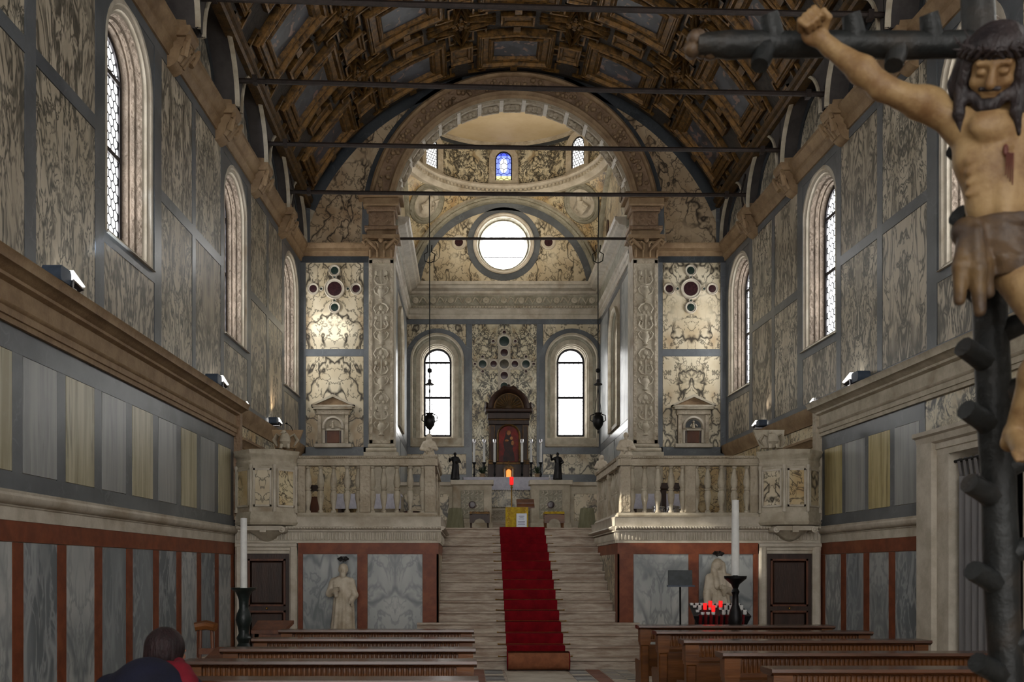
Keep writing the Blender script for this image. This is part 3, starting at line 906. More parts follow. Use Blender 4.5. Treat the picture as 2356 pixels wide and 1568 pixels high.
ft = lambda dx: dx
for s in (-1, 1):
    X = lambda a, b: (min(s * a, s * b), max(s * a, s * b))
    Wf = W(YF)
    fpart('slate_upright', 'slate', *X(Wf - .13, Wf), 4.0, 8.1, .02)
    fpart('slate_upright', 'slate', *X(3.1, 3.21), 4.0, 8.1, .02)
    fpart('slate_band', 'slate_dark', *X(3.1, Wf), 8.1, 8.23, .022)
    fpart('slate_band', 'slate', *X(3.21, Wf - .13), 6.09, 6.24, .02)
    fpart('slate_band', 'slate', *X(3.1, Wf), 3.9, 4.14, .02)
    fpart('cream_panel', 'cream', *X(3.216, Wf - .136), 6.246, 8.094, .015)
    fpart('cream_panel', 'cream', *X(3.216, Wf - .136), 4.146, 6.084, .015)
    fpart('low_panel', 'gold_marble', *X(3.216, Wf - .136), 2.7, 3.88, .015)
    q = MB(); q.prism([(-.0 + YF, 8.23), (YF - .05, 8.23), (YF - .06, 8.3), (YF - .1, 8.32), (YF - .1, 8.38), (YF - .15, 8.43), (YF - .16, 8.48), (YF, 8.48)], 'x', *X(3.05, Wf))
    build(q, 'cornice', MT['stone_brown'], WF)
    # cross of roundels
    cx, cz = s * (3.83 if s < 0 else 3.81), 7.53
    disc(WF, (cx, YF - .015, cz), .19, 'porphyry')
    for dx, dz, r, mt in ((.46, 0, .1, 'porphyry'), (-.46, 0, .1, 'porphyry'), (0, .39, .1, 'serpentine'), (0, -.4, .1, 'serpentine')):
        disc(WF, (cx + dx, YF - .015, cz + dz), r, mt, .03)
    for dx, dz in ((.285, 0), (-.285, 0), (0, .255), (0, -.255)):
        disc(WF, (cx + dx, YF - .015, cz + dz), .028, 'serpentine', .02)
    # lunette marble between the vault and the arch
    xs = np.linspace(2.2, 4.36, 30)
    rows = [[], []]; band_o = [[], []]; band_i = [[], []]
    vz = lambda x, d=0: CZ + math.sqrt(max((CR - d) ** 2 - x * x, 0.01))
    az = lambda x, d=0: AZ + math.sqrt(max((AO + d) ** 2 - x * x, 0)) if x < AO + d else 8.48
    th = [2.0 + (4.44 - 2.0) * i / 40 for i in range(41)]
    q = MB()
    rr = [[], []]
    for x in [1.3 + (4.42 - 1.3) * i / 50 for i in range(51)]:
        zt = min(vz(x, .22), vz(x, .22)); zb = max(8.48, az(x, .12))
        if x > 4.36: zt = max(8.5, min(zt, 9.4))
        if zt > zb: rr[0].append((s * x, YF - .015, zb)); rr[1].append((s * x, YF - .015, zt))
    q.grid(rr); q.grid([[(p[0], YF, p[2]) for p in r] for r in rr])
    o = build(q, 'lunette_marble', MT['cream_shaded'], WF)
    q = MB(); q.arc([(-.22, -.0), (-.22, -.022), (.0, -.022), (.0, 0)], (0, YF, CZ), CR, PI / 2 - s * PI * .0, PI / 2 - s * 1.155, 30)
    build(q, 'slate_curve', MT['slate_dark'], WF)
    q = MB(); q.arc([(.0, -.0), (.0, -.022), (.12, -.022), (.12, 0)], (0, YF, AZ), AO, PI / 2 - s * .35, PI / 2 - s * 1.44, 30)
    build(q, 'slate_curve', MT['slate_dark'], WF)
    fpart('slate_upright', 'slate', *X(4.36, Wf), 8.48, 9.35, .022)
    fpart('slate_upright', 'slate', *X(3.1, 3.24), 8.48, 9.4, .021)
    # pilaster
    P = build(MB().box(*X(2.545, 3.087), YF - .16, YF + .2, FL, 8.14), 'pilaster', MT['stone'], WF)
    q = MB()
    for (a, b, c, d) in ((2.56, 2.625, 4.2, 8.1), (3.005, 3.072, 4.2, 8.1)):
        q.box(*X(a, b), YF - .185, YF - .16, c, d)
    q.box(*X(2.56, 3.072), YF - .185, YF - .16, 8.03, 8.1); q.box(*X(2.56, 3.072), YF - .185, YF - .16, 4.2, 4.27)
    build(q, 'pilaster_border', MT['carved'], P)
    q = MB(); q.box(*X(2.5, 3.13), YF - .24, YF, FL, 3.88); q.box(*X(2.45, 3.18), YF - .3, YF, 3.88, 4.0)
    q.tube([(s * 2.49, YF - .22, 4.05), (s * 3.14, YF - .22, 4.05)], .05, 8); q.tube([(s * 2.53, YF - .19, 4.14), (s * 3.1, YF - .19, 4.14)], .035, 8)
    build(q, 'pilaster_base', MT['stone'], P)
    # candelabra relief
    q = MB(); xc = s * 2.815; yr = YF - .165
    z = 4.36; k = 0
    while z < 7.85:
        if k % 3 == 0:
            q.lathe([(.02, 0), (.07, .02), (.03, .06), (.05, .1), (.09, .18), (.075, .24), (.04, .27), (.06, .3)], (xc, yr, z), 8, 'z', (1, .45))
            for d in (-1, 1):
                q.tube([(xc + d * .05, yr, z + .12), (xc + d * .13, yr, z + .17), (xc + d * .16, yr, z + .25), (xc + d * .12, yr, z + .3), (xc + d * .09, yr, z + .26)], [.02, .022, .02, .018, .014], 6)
            z += .32
        elif k % 3 == 1:
            q.tube([(xc, yr, z), (xc, yr, z + .34)], .016, 6)
            for d in (-1, 1):
                q.tube([(xc, yr, z + .02), (xc + d * .09, yr, z + .04), (xc + d * .15, yr, z + .12), (xc + d * .12, yr, z + .21), (xc + d * .06, yr, z + .19), (xc + d * .07, yr, z + .13), (xc + d * .1, yr, z + .13)], [.02, .024, .024, .022, .018, .014, .012], 6)
                q.ball((xc + d * .11, yr, z + .27), (.04, .03, .05), 6, 4)
            z += .34
        else:
            for d in (-1, 1):
                q.tube([(xc + d * .02, yr, z + .25), (xc + d * .1, yr, z + .22), (xc + d * .16, yr, z + .13), (xc + d * .11, yr, z + .04), (xc + d * .06, yr, z + .1)], [.02, .026, .024, .02, .014], 6)
                q.ball((xc + d * .05, yr, z + .05), (.035, .03, .04), 6, 4)
            q.ball((xc, yr, z + .15), (.05, .03, .06), 8, 5); q.ball((xc, yr, z + .27), (.03, .03, .03), 6, 4)
            z += .3
        k += 1
    build(q, 'candelabra_relief', MT['stone'], P)
    # capital
    C_ = thing('capital', None, None, (xc, YF, 8.14)); C_.parent = WF; C_.location = WO[C_.name] - WO[WF.name]
    q = MB()
    q.prism([(2.56, 8.14), (3.07, 8.14), (3.09, 8.2), (3.12, 8.5), (2.51, 8.5), (2.54, 8.2)] if s > 0 else [(-3.07, 8.14), (-2.56, 8.14), (-2.54, 8.2), (-2.51, 8.5), (-3.12, 8.5), (-3.09, 8.2)], 'y', YF - .2, YF + .2)
    q.box(*X(2.42, 3.21), YF - .32, YF + .2, 8.52, 8.6)
    build(q, 'bell', MT['stone_brown'], C_)
    q = MB()
    for d in (-1, 1):
        q.tube([(xc + d * .08, YF - .24, 8.3), (xc + d * .2, YF - .27, 8.42), (xc + d * .31, YF - .3, 8.5), (xc + d * .37, YF - .3, 8.44), (xc + d * .33, YF - .3, 8.39), (xc + d * .29, YF - .3, 8.43)], [.03, .04, .045, .045, .035, .025], 8)
        q.tube([(xc + d * .05, YF - .24, 8.3), (xc + d * .06, YF - .27, 8.42), (xc + d * .12, YF - .28, 8.46), (xc + d * .14, YF - .28, 8.41)], [.02, .025, .025, .015], 6)
    for i in range(4):
        xx = xc + (i - 1.5) * .15
        q.tube([(xx, YF - .2, 8.15), (xx, YF - .23, 8.24), (xx, YF - .28, 8.31), (xx, YF - .29, 8.27)], [.06, .06, .045, .02], 8, flat=.5)
    q.ball((xc, YF - .27, 8.5), (.06, .05, .06))
    build(q, 'acanthus', MT['stone_brown'], C_)
    # impost block
    I_ = thing('impost', None, None, (xc, YF, 8.6)); I_.parent = WF; I_.location = WO[I_.name] - WO[WF.name]
    for n_, a, b, z0, z1, d, mt in (('architrave', 2.5, 3.13, 8.6, 8.74, .2, 'stone_brown'), ('dentil_moulding', 2.46, 3.17, 8.74, 8.82, .24, 'carved_brown'), ('frieze', 2.54, 3.09, 8.82, 9.14, .17, 'carved_brown'), ('dentil_moulding', 2.5, 3.13, 9.14, 9.24, .22, 'carved_brown'), ('moulding', 2.44, 3.2, 9.24, 9.4, .28, 'stone_brown'), ('slab', 2.36, 3.3, 9.4, 9.5, .36, 'stone_brown')):
        build(MB().bbox(*X(a, b), YF - d, YF + .3, z0, z1, .02), n_, MT[mt], I_)
# archivolt
a0 = .155
for n_, pf, mt in (('archivolt_outer_moulding', [(.0, 0), (.0, -.12), (-.05, -.16), (-.08, -.14), (-.1, -.09), (-.1, 0)], 'stone_brown'),
                   ('archivolt_fascia', [(-.1, 0), (-.1, -.07), (-.38, -.05), (-.38, 0)], 'carved_brown'),
                   ('archivolt_inner_moulding', [(-.38, 0), (-.38, -.09), (-.42, -.12), (-.46, -.1), (-.5, -.1), (-.53, -.06), (-.53, 0)], 'stone_brown')):
    m = MB(); m.arc(pf, (0, YF, AZ), AO, a0, PI - a0, 56)
    build(m, n_, MT[mt], WF)
m = MB(); rnd = random.Random(3)
for i in range(46):
    a = a0 + .04 + (PI - 2 * a0 - .08) * i / 45
    big = (i % 3 != 0)
    for j in range(4 if big else 2):
        rr_ = AO - .24 + rnd.uniform(-.1, .1) * (1 if big else .4); aa = a + rnd.uniform(-.02, .02)
        m.ball((rr_ * math.cos(aa), YF - .08, AZ + rr_ * math.sin(aa)), rnd.uniform(.035, .06), 6, 4)
build(m, 'fruit_garland', MT['stone_brown'], WF)
for i in range(15):
    a = a0 + (PI - 2 * a0) * (i + .5) / 15; h = (PI - 2 * a0) / 30 * .8
    m = MB()
    for r0, r1, y0, y1, hh in ((AR - .05, AR, YF + .04, CY0 - .02, h), (AR - .075, AR - .05, YF + .1, CY0 - .1, h * .72)):
        pass
    m.arc([(-.0, .05), (-.06, .05), (-.06, .1), (-.02, .13), (-.02, CY0 - YF - .11), (-.06, CY0 - YF - .08), (-.06, CY0 - YF - .03), (0, CY0 - YF - .03)], (0, YF, AZ), AR, a - h, a + h, 4)
    for d in (-1, 1):
        q0 = a + d * h * .5
        m.ball(((AR - .03) * math.cos(q0), YF + .28, AZ + (AR - .03) * math.sin(q0)), (.09, .07, .09), 6, 4)
    m.ball(((AR - .04) * math.cos(a), YF + .28, AZ + (AR - .04) * math.sin(a)), .08, 8, 4)
    build(m, 'soffit_panel', MT['carved'], WF)
    m = MB(); b = a + h / .8
    m.arc([(0, 0.02), (-.03, .02), (-.03, CY0 - YF - .02), (0, CY0 - YF - .02)], (0, YF, AZ), AR, b - h * .22, b + h * .22, 2)
    build(m, 'soffit_rib', MT['stone_light'], WF)

# ------------------------------------------------------------------ chancel
m = MB()
m.box(-CH - .6, CH + .6, CY1, CY1 + .6, 0, 4.2); m.box(-CH - .6, -2.6, CY1, CY1 + .6, 4.2, 12)
m.box(2.6, CH + .6, CY1, CY1 + .6, 4.2, 12); m.box(-1.0, 1.05, CY1, CY1 + .6, 4.2, 8.5)
fb = lambda u, d, z: (u, CY1 - d, z)
m.fn = fb
BW = [(-1.81, 'left'), (1.86, 'right')]
for c, nm in BW:
    plate_hole(m, -2.6 if c < 0 else 1.05, -1.0 if c < 0 else 2.6, 4.2, 8.5, c, 7.2, 5.1, .70, 0)
# lunette wall with the round window
for sgn in (0,):
    n = 48; R0 = .86
    rows = [[], []]
    for i in range(n + 1):
        t = 2 * PI * i / n
        c_, s_ = math.cos(t), math.sin(t)
        k = min(2.65 / max(abs(c_), 1e-6), 1.9 / max(abs(s_), 1e-6))
        rows[0].append((.0 + R0 * c_, 0, 10.38 + R0 * s_)); rows[1].append((k * c_, 0, 10.38 + k * s_))
    m.grid(rows)
m.fn = None
WB = build(m, 'wall_back', MT['stone'], origin=(0, CY1, 0), label='chancel end wall with two arched windows, a round window and a cross of discs', cat='wall', kind='structure')


def bpart(name, mat, x0, x1, z0, z1, d=.02):
    return build(MB().box(x0, x1, CY1 - d, CY1, z0, z1), name, MT[mat], WB)


bpart('slate_band', 'slate', -2.65, 2.65, 8.2, 8.33, .024)
for a, b in ((-1.02, -.86), (.90, 1.07)):
    bpart('slate_upright', 'slate', a, b, 4.0, 8.2)
bpart('slate_band', 'slate', -2.65, -1.02, 4.66, 4.84); bpart('slate_band', 'slate', 1.07, 2.65, 4.66, 4.84)
bpart('slate_band', 'slate', -2.65, -1.02, 3.9, 4.1); bpart('slate_band', 'slate', 1.07, 2.65, 3.9, 4.1)
bpart('veined_panel', 'cream', -2.64, -1.03, 4.11, 4.65); bpart('veined_panel', 'cream', 1.08, 2.64, 4.11, 4.65)
bpart('veined_panel', 'cream_dense', -.853, .893, 2.6, 8.194)
for c, nm in BW:
    u0, u1 = (-2.64, -1.03) if c < 0 else (1.08, 2.64)
    q = MB(fb); plate_hole(q, u0, u1, 4.84, 8.194, c, 7.2, 4.84, .86, .015)
    build(q, 'spandrel_panel', MT['cream'], WB)
    q = MB(fb); arch_path(q, [(.0, 0), (.0, .03), (-.16, .03), (-.16, 0)], c, 7.2, 4.84, .88, close=True)
    build(q, 'slate_curve', MT['slate'], WB)
    window('tall arched chancel window %s of the altar, carved stone frame' % nm, fb, c, 7.22, 5.2, .365, .73, .34, MT['stone'], MT['pane_bright'], 6.25, 4.86, MT['carved_grey'])
# entablature round three sides
prof = [(0, 8.33), (.06, 8.33), (.06, 8.45), (.09, 8.46), (.09, 8.58), (.14, 8.62), (.08, 8.66), (.08, 8.98), (.14, 9.0), (.16, 9.06), (.3, 9.1), (.33, 9.16), (.38, 9.18), (.4, 9.26), (0, 9.26)]
# z grows where the frieze sits; the top slab carries the lunettes
m = MB(); m.prism([(CY1 - o, z) for o, z in prof], 'x', -CH, CH)
m.box(-CH, CH, CY1 - .02, CY1, 9.2, 9.3)
build(m, 'entablature', MT['stone_light'], WB)
m = MB(); m.box(-CH, CH, CY1 - .095, CY1 - .07, 8.69, 8.96)
build(m, 'frieze_relief', MT['carved_grey'], WB)
m = MB()
for i in range(66):
    x = -2.55 + i * .0785
    m.box(x, x + .045, CY1 - .165, CY1 - .08, 8.60, 8.655)
build(m, 'dentils', MT['stone'], WB, kind='stuff')
for k in range(9):
    for d in (-1, 1):
        pass
m = MB()
for k in range(11):
    xx = -2.4 + k * .48
    m.lathe([(.09, 0), (.085, -.03), (.03, -.045), (.0005, -.03)], (xx, CY1 - .09, 8.82), 10, 'y')
    m.tube([(xx + .1, CY1 - .1, 8.76), (xx + .17, CY1 - .11, 8.9), (xx + .24, CY1 - .11, 8.86), (xx + .31, CY1 - .11, 8.74), (xx + .38, CY1 - .1, 8.88)], [.02, .03, .03, .03, .02], 6)
build(m, 'rosettes', MT['stone'], WB, kind='stuff')
# lunette
LZ, LR = 9.02, 2.5
m = MB(fb)
pts_o, pts_i = [], []
n = 48; R0 = .85
rows = [[], []]
for i in range(n + 1):
    t = 2 * PI * i / n; c_, s_ = math.cos(t), math.sin(t)
    k = .9
    while True:
        x, z = k * c_, 10.38 + k * s_
        if x * x + (z - LZ) ** 2 > (LR - .2) ** 2 or z < 9.2: break
        k += .02
    rows[0].append((R0 * c_, .02, 10.38 + R0 * s_)); rows[1].append((k * c_, .02, 10.38 + k * s_))
m.grid(rows)
build(m, 'lunette_marble', MT['cream'], WB, origin=(0, CY1, 9.6))
m = MB(); m.arc([(-.22, 0), (-.22, -.035), (-.02, -.035), (-.02, 0)], (0, CY1, LZ), LR, .05, PI - .05, 40); build(m, 'slate_curve', MT['slate'], WB)
m = MB(); m.arc([(-.03, 0), (-.03, -.1), (.0, -.14), (.06, -.14), (.09, -.1), (.14, -.12), (.16, -.05), (.16, 0)], (0, CY1, LZ), LR, .0, PI, 40); build(m, 'arch_moulding', MT['carved_grey'], WB)
NWIN[0] += 1
OC = thing('window_%d' % NWIN[0], 'round oculus window glowing white above the altar in slate and stone rings', 'window', (0, CY1, 9.5), kind='structure')
oc = (.0, CY1, 10.38)
for n_, pf, mt in (('slate_ring', [(1.0, 0), (1.0, -.035), (.82, -.035), (.82, 0)], 'slate'), ('outer_ring', [(.83, 0), (.83, -.09), (.79, -.11), (.76, -.07), (.73, -.07), (.73, 0)], 'stone_light'),
                   ('inner_ring', [(.74, -.06), (.7, .03), (.68, .08), (.66, .06), (.62, .2), (.60, .3)], 'carved_grey')):
    m = MB(); m.lathe([(r, d) for r, d in pf], oc, 48, 'y')
    # lathe caps are not wanted on rings
    m.f = [f for f in m.f if len(f) <= 4]
    build(m, n_, MT[mt], OC)
m = MB(); m.lathe([(.61, .3), (.61, .33)], oc, 48, 'y'); build(m, 'pane', MT['pane_plain'], OC)
m = MB(); m.box(-.61, .61, CY1 + .27, CY1 + .3, 10.1, 10.115)
build(m, 'glazing_bar', MT['frame'], OC)
for x in (-1.22, 1.22):
    disc(WB, (x, CY1 - .02, 10.42), .14, 'porphyry', .06)

# cross of discs over the altar
CRX = thing('cross_of_discs', 'pale marble cross set with dark round stones above the altar', 'cross', (.015, CY1, 5.6))
zc, xc = 7.10, .015
m = MB(); m.box(xc - .17, xc + .17, CY1 - .045, CY1 - .02, 5.9, 7.75); m.box(xc - .62, xc + .62, CY1 - .044, CY1 - .02, zc - .14, zc + .14)
build(m, 'cross_slab', MT['stone_light'], CRX)
yd = CY1 - .045
for dx, dz, r, mt in ((0, 0, .155, 'greystone'), (-.29, 0, .11, 'porphyry'), (.29, 0, .11, 'porphyry'), (-.59, 0, .13, 'serpentine'), (.59, 0, .13, 'serpentine'), (0, .31, .125, 'porphyry'), (0, -.31, .125, 'porphyry'), (0, -.6, .125, 'serpentine'), (0, .62, .17, 'serpentine'), (0, .86, .055, 'porphyry'),
                      (-.8, 0, .04, 'porphyry'), (.8, 0, .04, 'porphyry'), (-.59, .2, .04, 'porphyry'), (-.59, -.2, .04, 'porphyry'), (.59, .2, .04, 'porphyry'), (.59, -.2, .04, 'porphyry'), (-.3, .62, .045, 'porphyry'), (.3, .62, .045, 'porphyry')):
    disc(CRX, (xc + dx, yd, zc + dz), r, mt, .03 if r > .06 else .025)

# chancel side walls
for s in (-1, 1):
    nm = 'left' if s < 0 else 'right'
    fc = lambda u, d, z: (s * (CH - d), u, z)
    m = MB(); x0, x1 = sorted((s * CH, s * (CH + .6)))
    m.box(x0, x1, CY0, 22.55, 0, 12); m.box(x0, x1, 24.25, CY1, 0, 12); m.box(x0, x1, 22.55, 24.25, 0, 4.9); m.box(x0, x1, 22.55, 24.25, 8.2, 12)
    m.fn = fc; plate_hole(m, 22.55, 24.25, 4.9, 8.2, 23.4, 7.2, 5.1, .72, 0); m.fn = None
    wc = build(m, 'wall_chancel_' + nm, MT['stone'], origin=(s * CH, 23.4, 0), label='%s chancel side wall with blue grey marble and an arched window' % nm, cat='wall', kind='structure')
    for n_, mt, a, b, z0, z1 in (('marble_panel', 'grey', 21.0, 22.3, 4.9, 8.2), ('marble_panel', 'grey', 24.5, 25.85, 4.9, 8.2), ('slate_upright', 'slate', 22.3, 22.5, 4.9, 8.2), ('slate_upright', 'slate', 24.3, 24.5, 4.9, 8.2),
                                ('slate_band', 'slate', 21.0, 25.85, 8.2, 8.33), ('slate_band', 'slate', 21.0, 25.85, 4.7, 4.9), ('marble_panel', 'grey', 21.0, 23.3, 2.6, 4.7), ('marble_panel', 'grey', 23.4, 25.85, 2.6, 4.7)):
        build(MB(lambda o, y, z: (s * (CH - o), y, z)).box(0, .02, a + .005, b - .005, z0 + .005, z1 - .005), n_, MT[mt], wc)
    m = MB(lambda o, y, z: (s * (CH - o), y, z)); m.prism(prof, 'y', CY0 - .1, CY1)
    build(m, 'entablature', MT['stone_light'], wc)
    m = MB(lambda o, y, z: (s * (CH - o), y, z)); m.box(.07, .095, CY0, CY1, 8.69, 8.96); build(m, 'frieze_relief', MT['carved_grey'], wc)
    m = MB(lambda u, d, z: (s * (CH - d), u, z)); m.prism([(CYC + (LR - .02) * math.cos(PI * i / 24), LZ + (LR - .02) * math.sin(PI * i / 24)) for i in range(25)], 'y', 0, .02)
    build(m, 'lunette_marble', MT['cream'], wc)
    m = MB(lambda x, y, z: (s * (CH + x), y, z)); m.arc([(-.03, 0), (-.03, -.1), (.0, -.14), (.06, -.14), (.09, -.1), (.14, -.12), (.16, -.05), (.16, 0)], (0, CYC, LZ), LR, 0, PI, 40, 'yz'); build(m, 'arch_moulding', MT['carved_grey'], wc)
    for dy in (-1.1, 1.1):
        m = MB(); m.lathe([(.2, 0), (.2, -s * .03), (.14, -s * .035), (.0005, -s * .03)], (s * (CH - .02), CYC + dy, 10.3), 20, 'x'); build(m, 'disc', MT['porphyry'], wc)
    window('arched window in the %s side wall of the chancel' % nm, fc, 23.4, 7.22, 5.2, .38, .75, .3, MT['stone'], MT['pane_bright'], 6.25, 4.95, MT['carved_grey'])

# pendentives, drum and dome
CX0 = Vector((0, CYC, 0)); PZ = 9.12; PA = 2.62
m = MB(); m.box(-CH - .6, CH + .6, CY0 - .4, CY1 + .6, 15.9, 16.1)
DOM = thing('dome', 'shallow cream dome on a drum over the altar space with carved rings', 'dome', (0, CYC, 11.7), kind='structure')
for q in range(4):
    m = MB(); rows = []
    for i in range(17):
        h = PA * i / 16; rho = math.sqrt(max(2 * PA * PA - h * h, PA * PA)); t0 = math.acos(min(1, PA / rho)); t1 = PI / 2 - t0
        rows.append([(rho * math.cos(t0 + (t1 - t0) * j / 16), rho * math.sin(t0 + (t1 - t0) * j / 16), PZ + h) for j in range(17)])
    m.grid(rows)
    m.turned(Matrix.Translation(CX0) @ Matrix.Rotation(q * PI / 2, 4, 'Z'), 0)
    build(m, 'pendentive', MT['gold_marble'], DOM)
    a = q * PI / 2 + PI / 4
    # roundel with a carved evangelist on the pendentive
    d = Vector((math.cos(a), math.sin(a), 0)); h = 2.2; rho = math.sqrt(2 * PA * PA - h * h)
    c = CX0 + d * (rho - .02) + Vector((0, 0, PZ + h)); nrm = (CX0 + Vector((0, 0, PZ)) - c).normalized()
    Mx = Matrix.Translation(c) @ nrm.to_track_quat('Z', 'Y').to_matrix().to_4x4()
    m = MB(); m.lathe([(.55, -.05), (.55, .06), (.5, .1), (.46, .07), (.44, .1), (.40, .06), (.38, .04)], (0, 0, 0), 32); m.f = [f for f in m.f if len(f) == 4]; m.turned(Mx, 0)
    ro = build(m, 'roundel_frame', MT['carved_grey'], DOM)
    m = MB(); m.lathe([(.39, .03), (.0005, .05)], (0, 0, 0), 32)
    m.ball((.02, .16, .1), (.07, .08, .08)); m.tube([(.02, .1, .1), (-.02, -.05, .12), (.05, -.2, .1)], [.09, .15, .18], 10, flat=.6)
    m.tube([(-.06, .02, .15), (-.2, -.08, .12), (-.12, -.16, .16)], [.05, .045, .03]); m.tube([(.12, .0, .14), (.2, -.1, .14), (.08, -.15, .18)], [.05, .045, .03])
    m.tube([(.2, .1, .08), (.28, .18, .08), (.3, .02, .07)], [.05, .06, .02], flat=.5)
    m.turned(Mx, 0); build(m, 'roundel_relief', MT['stone_light'], ro)
DZ0, DZ1, DR = 11.95, 13.2, 2.6
for n_, pf, mt in (('ring_cornice', [(PA + .06, 11.66), (PA - .06, 11.66), (PA - .1, 11.72), (PA - .12, 11.78), (PA - .2, 11.82), (PA - .24, 11.9), (PA - .22, 11.95), (PA + .1, 11.95)], 'stone_light'),
                   ('drum', [(DR, DZ0 - .05), (DR, DZ1)], 'cream_dense'), ('upper_cornice', [(DR + .02, 13.03), (DR - .04, 13.04), (DR - .05, 13.08), (DR - .09, 13.1), (DR - .1, 13.14), (DR + .05, 13.15)], 'carved'),
                   ('slate_ring', [(DR - .02, 12.95), (DR - .03, 12.96), (DR - .03, 13.04), (DR - .02, 13.05)], 'slate_dark')):
    m = MB(); m.lathe(pf, CX0, 64); m.f = [f for f in m.f if len(f) == 4]; build(m, n_, MT[mt], DOM, origin=(0, CYC, 12))
m = MB(); m.lathe([(2.54 * math.cos(t), 13.13 + 2.2 * math.sin(t)) for t in np.linspace(0, PI / 2 - .001, 16)], CX0, 64); build(m, 'dome_shell', MT['plaster'], DOM, sharp=80)
m = MB()
for x, y in ((-.5, 25.0), (.62, 25.0), (.08, 25.25)):
    dz = 13.13 + 2.2 * math.sqrt(max(0, 1 - (x * x + (y - CYC) ** 2) / 2.54 ** 2))
    m.ball((x, y, dz - .01), .03, 6, 4)
build(m, 'hooks', MT['iron'], DOM)
m = MB()
for i in range(130):
    a = 2 * PI * i / 130
    m.box(-.03, .03, 0, .06, 0, .06); m.turned(Matrix.Translation(CX0) @ Matrix.Rotation(a, 4, 'Z') @ Matrix.Translation((0, PA - .24, 11.75)), len(m.v) - 8)
build(m, 'dentil_ring', MT['stone'], DOM, kind='stuff')
for ang, nm, mt in ((0, 'stained glass window in the drum showing a pale figure on blue', 'pane_stained'), (-49, 'small arched leaded window on the left of the drum', 'pane_drum'), (49, 'small arched leaded window on the right of the drum', 'pane_drum'), (-98, 'small arched leaded window in the drum hidden behind the arch', 'pane_bright'), (98, 'small arched window in the drum above the right side wall', 'pane_bright')):
    NWIN[0] += 1
    o = thing('window_%d' % NWIN[0], nm, 'window', (0, 0, 0), kind='structure')
    a = math.radians(ang)
    o.location = CX0 + Vector((DR * math.sin(a), DR * math.cos(a), 12.15)); o.rotation_euler = (0, 0, -a)
    f0 = lambda u, d, z: (u, -d, z)
    w_ = .23
    m = MB(f0); arch_path(m, [(.17, 0), (.17, .1), (.14, .12), (.1, .09), (.02, .08), (0, .07), (-.0, .0)], 0, .52, -.08, w_); build(m, 'window_frame', MT['carved'], o, origin=(0, 0, 0))
    m = MB(f0); m.box(-.4, .4, 0, .1, -.16, -.05); build(m, 'sill', MT['stone'], o, origin=(0, 0, 0))
    m = MB(f0); m.prism(arched_poly(0, .52, -.06, w_), 'y', .015, .03); build(m, 'pane', MT[mt], o, origin=(0, 0, .35))
    m = MB(f0); leads(m, 0, .52, -.06, w_, .032, .09 if ang else .16, .008); build(m, 'lead_lines', MT['lead'], o, origin=(0, 0, 0))
    m = MB(f0); arch_path(m, [(.01, .02), (.01, .05), (-.03, .05), (-.03, .02)], 0, .52, -.06, w_, close=True); build(m, 'pane_frame', MT['frame'], o, origin=(0, 0, 0))
    for d in (-1, 1):
        m = MB(f0); m.box(min(d * .42, d * .55), max(d * .42, d * .55), -.05, .03, -.2, .85); build(m, 'slate_upright', MT['slate_dark'], o, origin=(0, 0, 0))

# small warm spotlights standing on the chancel cornice
for s in (-1, 1):
    for Y, lb in ((21.25, 'just behind the chancel arch'), (22.6, 'deeper in the chancel')):
        x = s * 2.38; z = 9.262
        t = thing('spotlight', 'small warm spotlight on the %s chancel cornice %s' % ('left' if s < 0 else 'right', lb), 'spotlight', (x, Y, z), 'chancel cornice spotlights')
        m = MB(); m.lathe([(.045, 0), (.045, .012), (.012, .02), (.012, .07)], (x, Y, z), 10); build(m, 'stand', MT['silver'], t)
        tgt = Vector((-s * .6, 25.2, 12.2)); p0 = Vector((x, Y, z + .1)); d = (tgt - p0).normalized()
        m = MB(); m.tube([p0 - d * .07, p0 + d * .06], [.03, .045], 10); build(m, 'head', MT['silver'], t)
        m = MB(); m.tube([p0 + d * .06, p0 + d * .064], [.04, .04], 10); build(m, 'lit_glass', MT['lampface'], t)
        ld = bpy.data.lights.new('spotlight_beam', 'SPOT'); ld.energy = 140; ld.color = (1, .87, .68); ld.spot_size = math.radians(95); ld.spot_blend = .8; ld.shadow_soft_size = .05
        lo_ = bpy.data.objects.new('spotlight_beam', ld); COL.objects.link(lo_); lo_.parent = t; lo_.location = p0 + d * .09 - Vector((x, Y, z)); lo_.rotation_euler = d.to_track_quat('-Z', 'Y').to_euler()

# ------------------------------------------------------------------ iron tie rods
for i, (Y, tl, nm) in enumerate(((18.48, .03, 'farthest iron tie rod from wall to wall under the vault'), (16.45, .06, 'second iron tie rod from the chancel wall'), (14.42, .11, 'third iron tie rod from the chancel wall'), (12.35, .12, 'nearest iron tie rod crossing the top edge of the photo'))):
    t = thing('tie_rod', nm, 'tie rod', (0, Y, 8.83), 'iron tie rods of the nave')
    w = W(Y)
    m = MB(); m.tube([(-w, Y, 8.83 + tl), (-w * .35, Y, 8.815 + tl * .35), (w * .35, Y, 8.815 - tl * .35), (w, Y, 8.83 - tl)], .038, 6); build(m, 'bar', MT['iron'], t)
    for s in (-1, 1):
        m = MB(); m.tube([(s * (w - .25), Y, 8.5), (s * (w - .3), Y, 8.83), (s * (w - .22), Y, 9.2)], .02, 6); m.box(*sorted((s * (w - .62), s * (w - .55))), Y - .05, Y + .05, 8.77 - s * tl, 8.89 - s * tl)
        build(m, 'bracket', MT['iron'], t)
t = thing('tie_rod', 'thin iron tie rod across the chancel arch in front of the oculus', 'tie rod', (0, YF - .05, 8.61), 'iron tie rods of the nave')
m = MB(); m.tube([(-2.58, YF - .02, 8.61), (2.58, YF - .02, 8.61)], .028, 6); build(m, 'bar', MT['iron'], t)

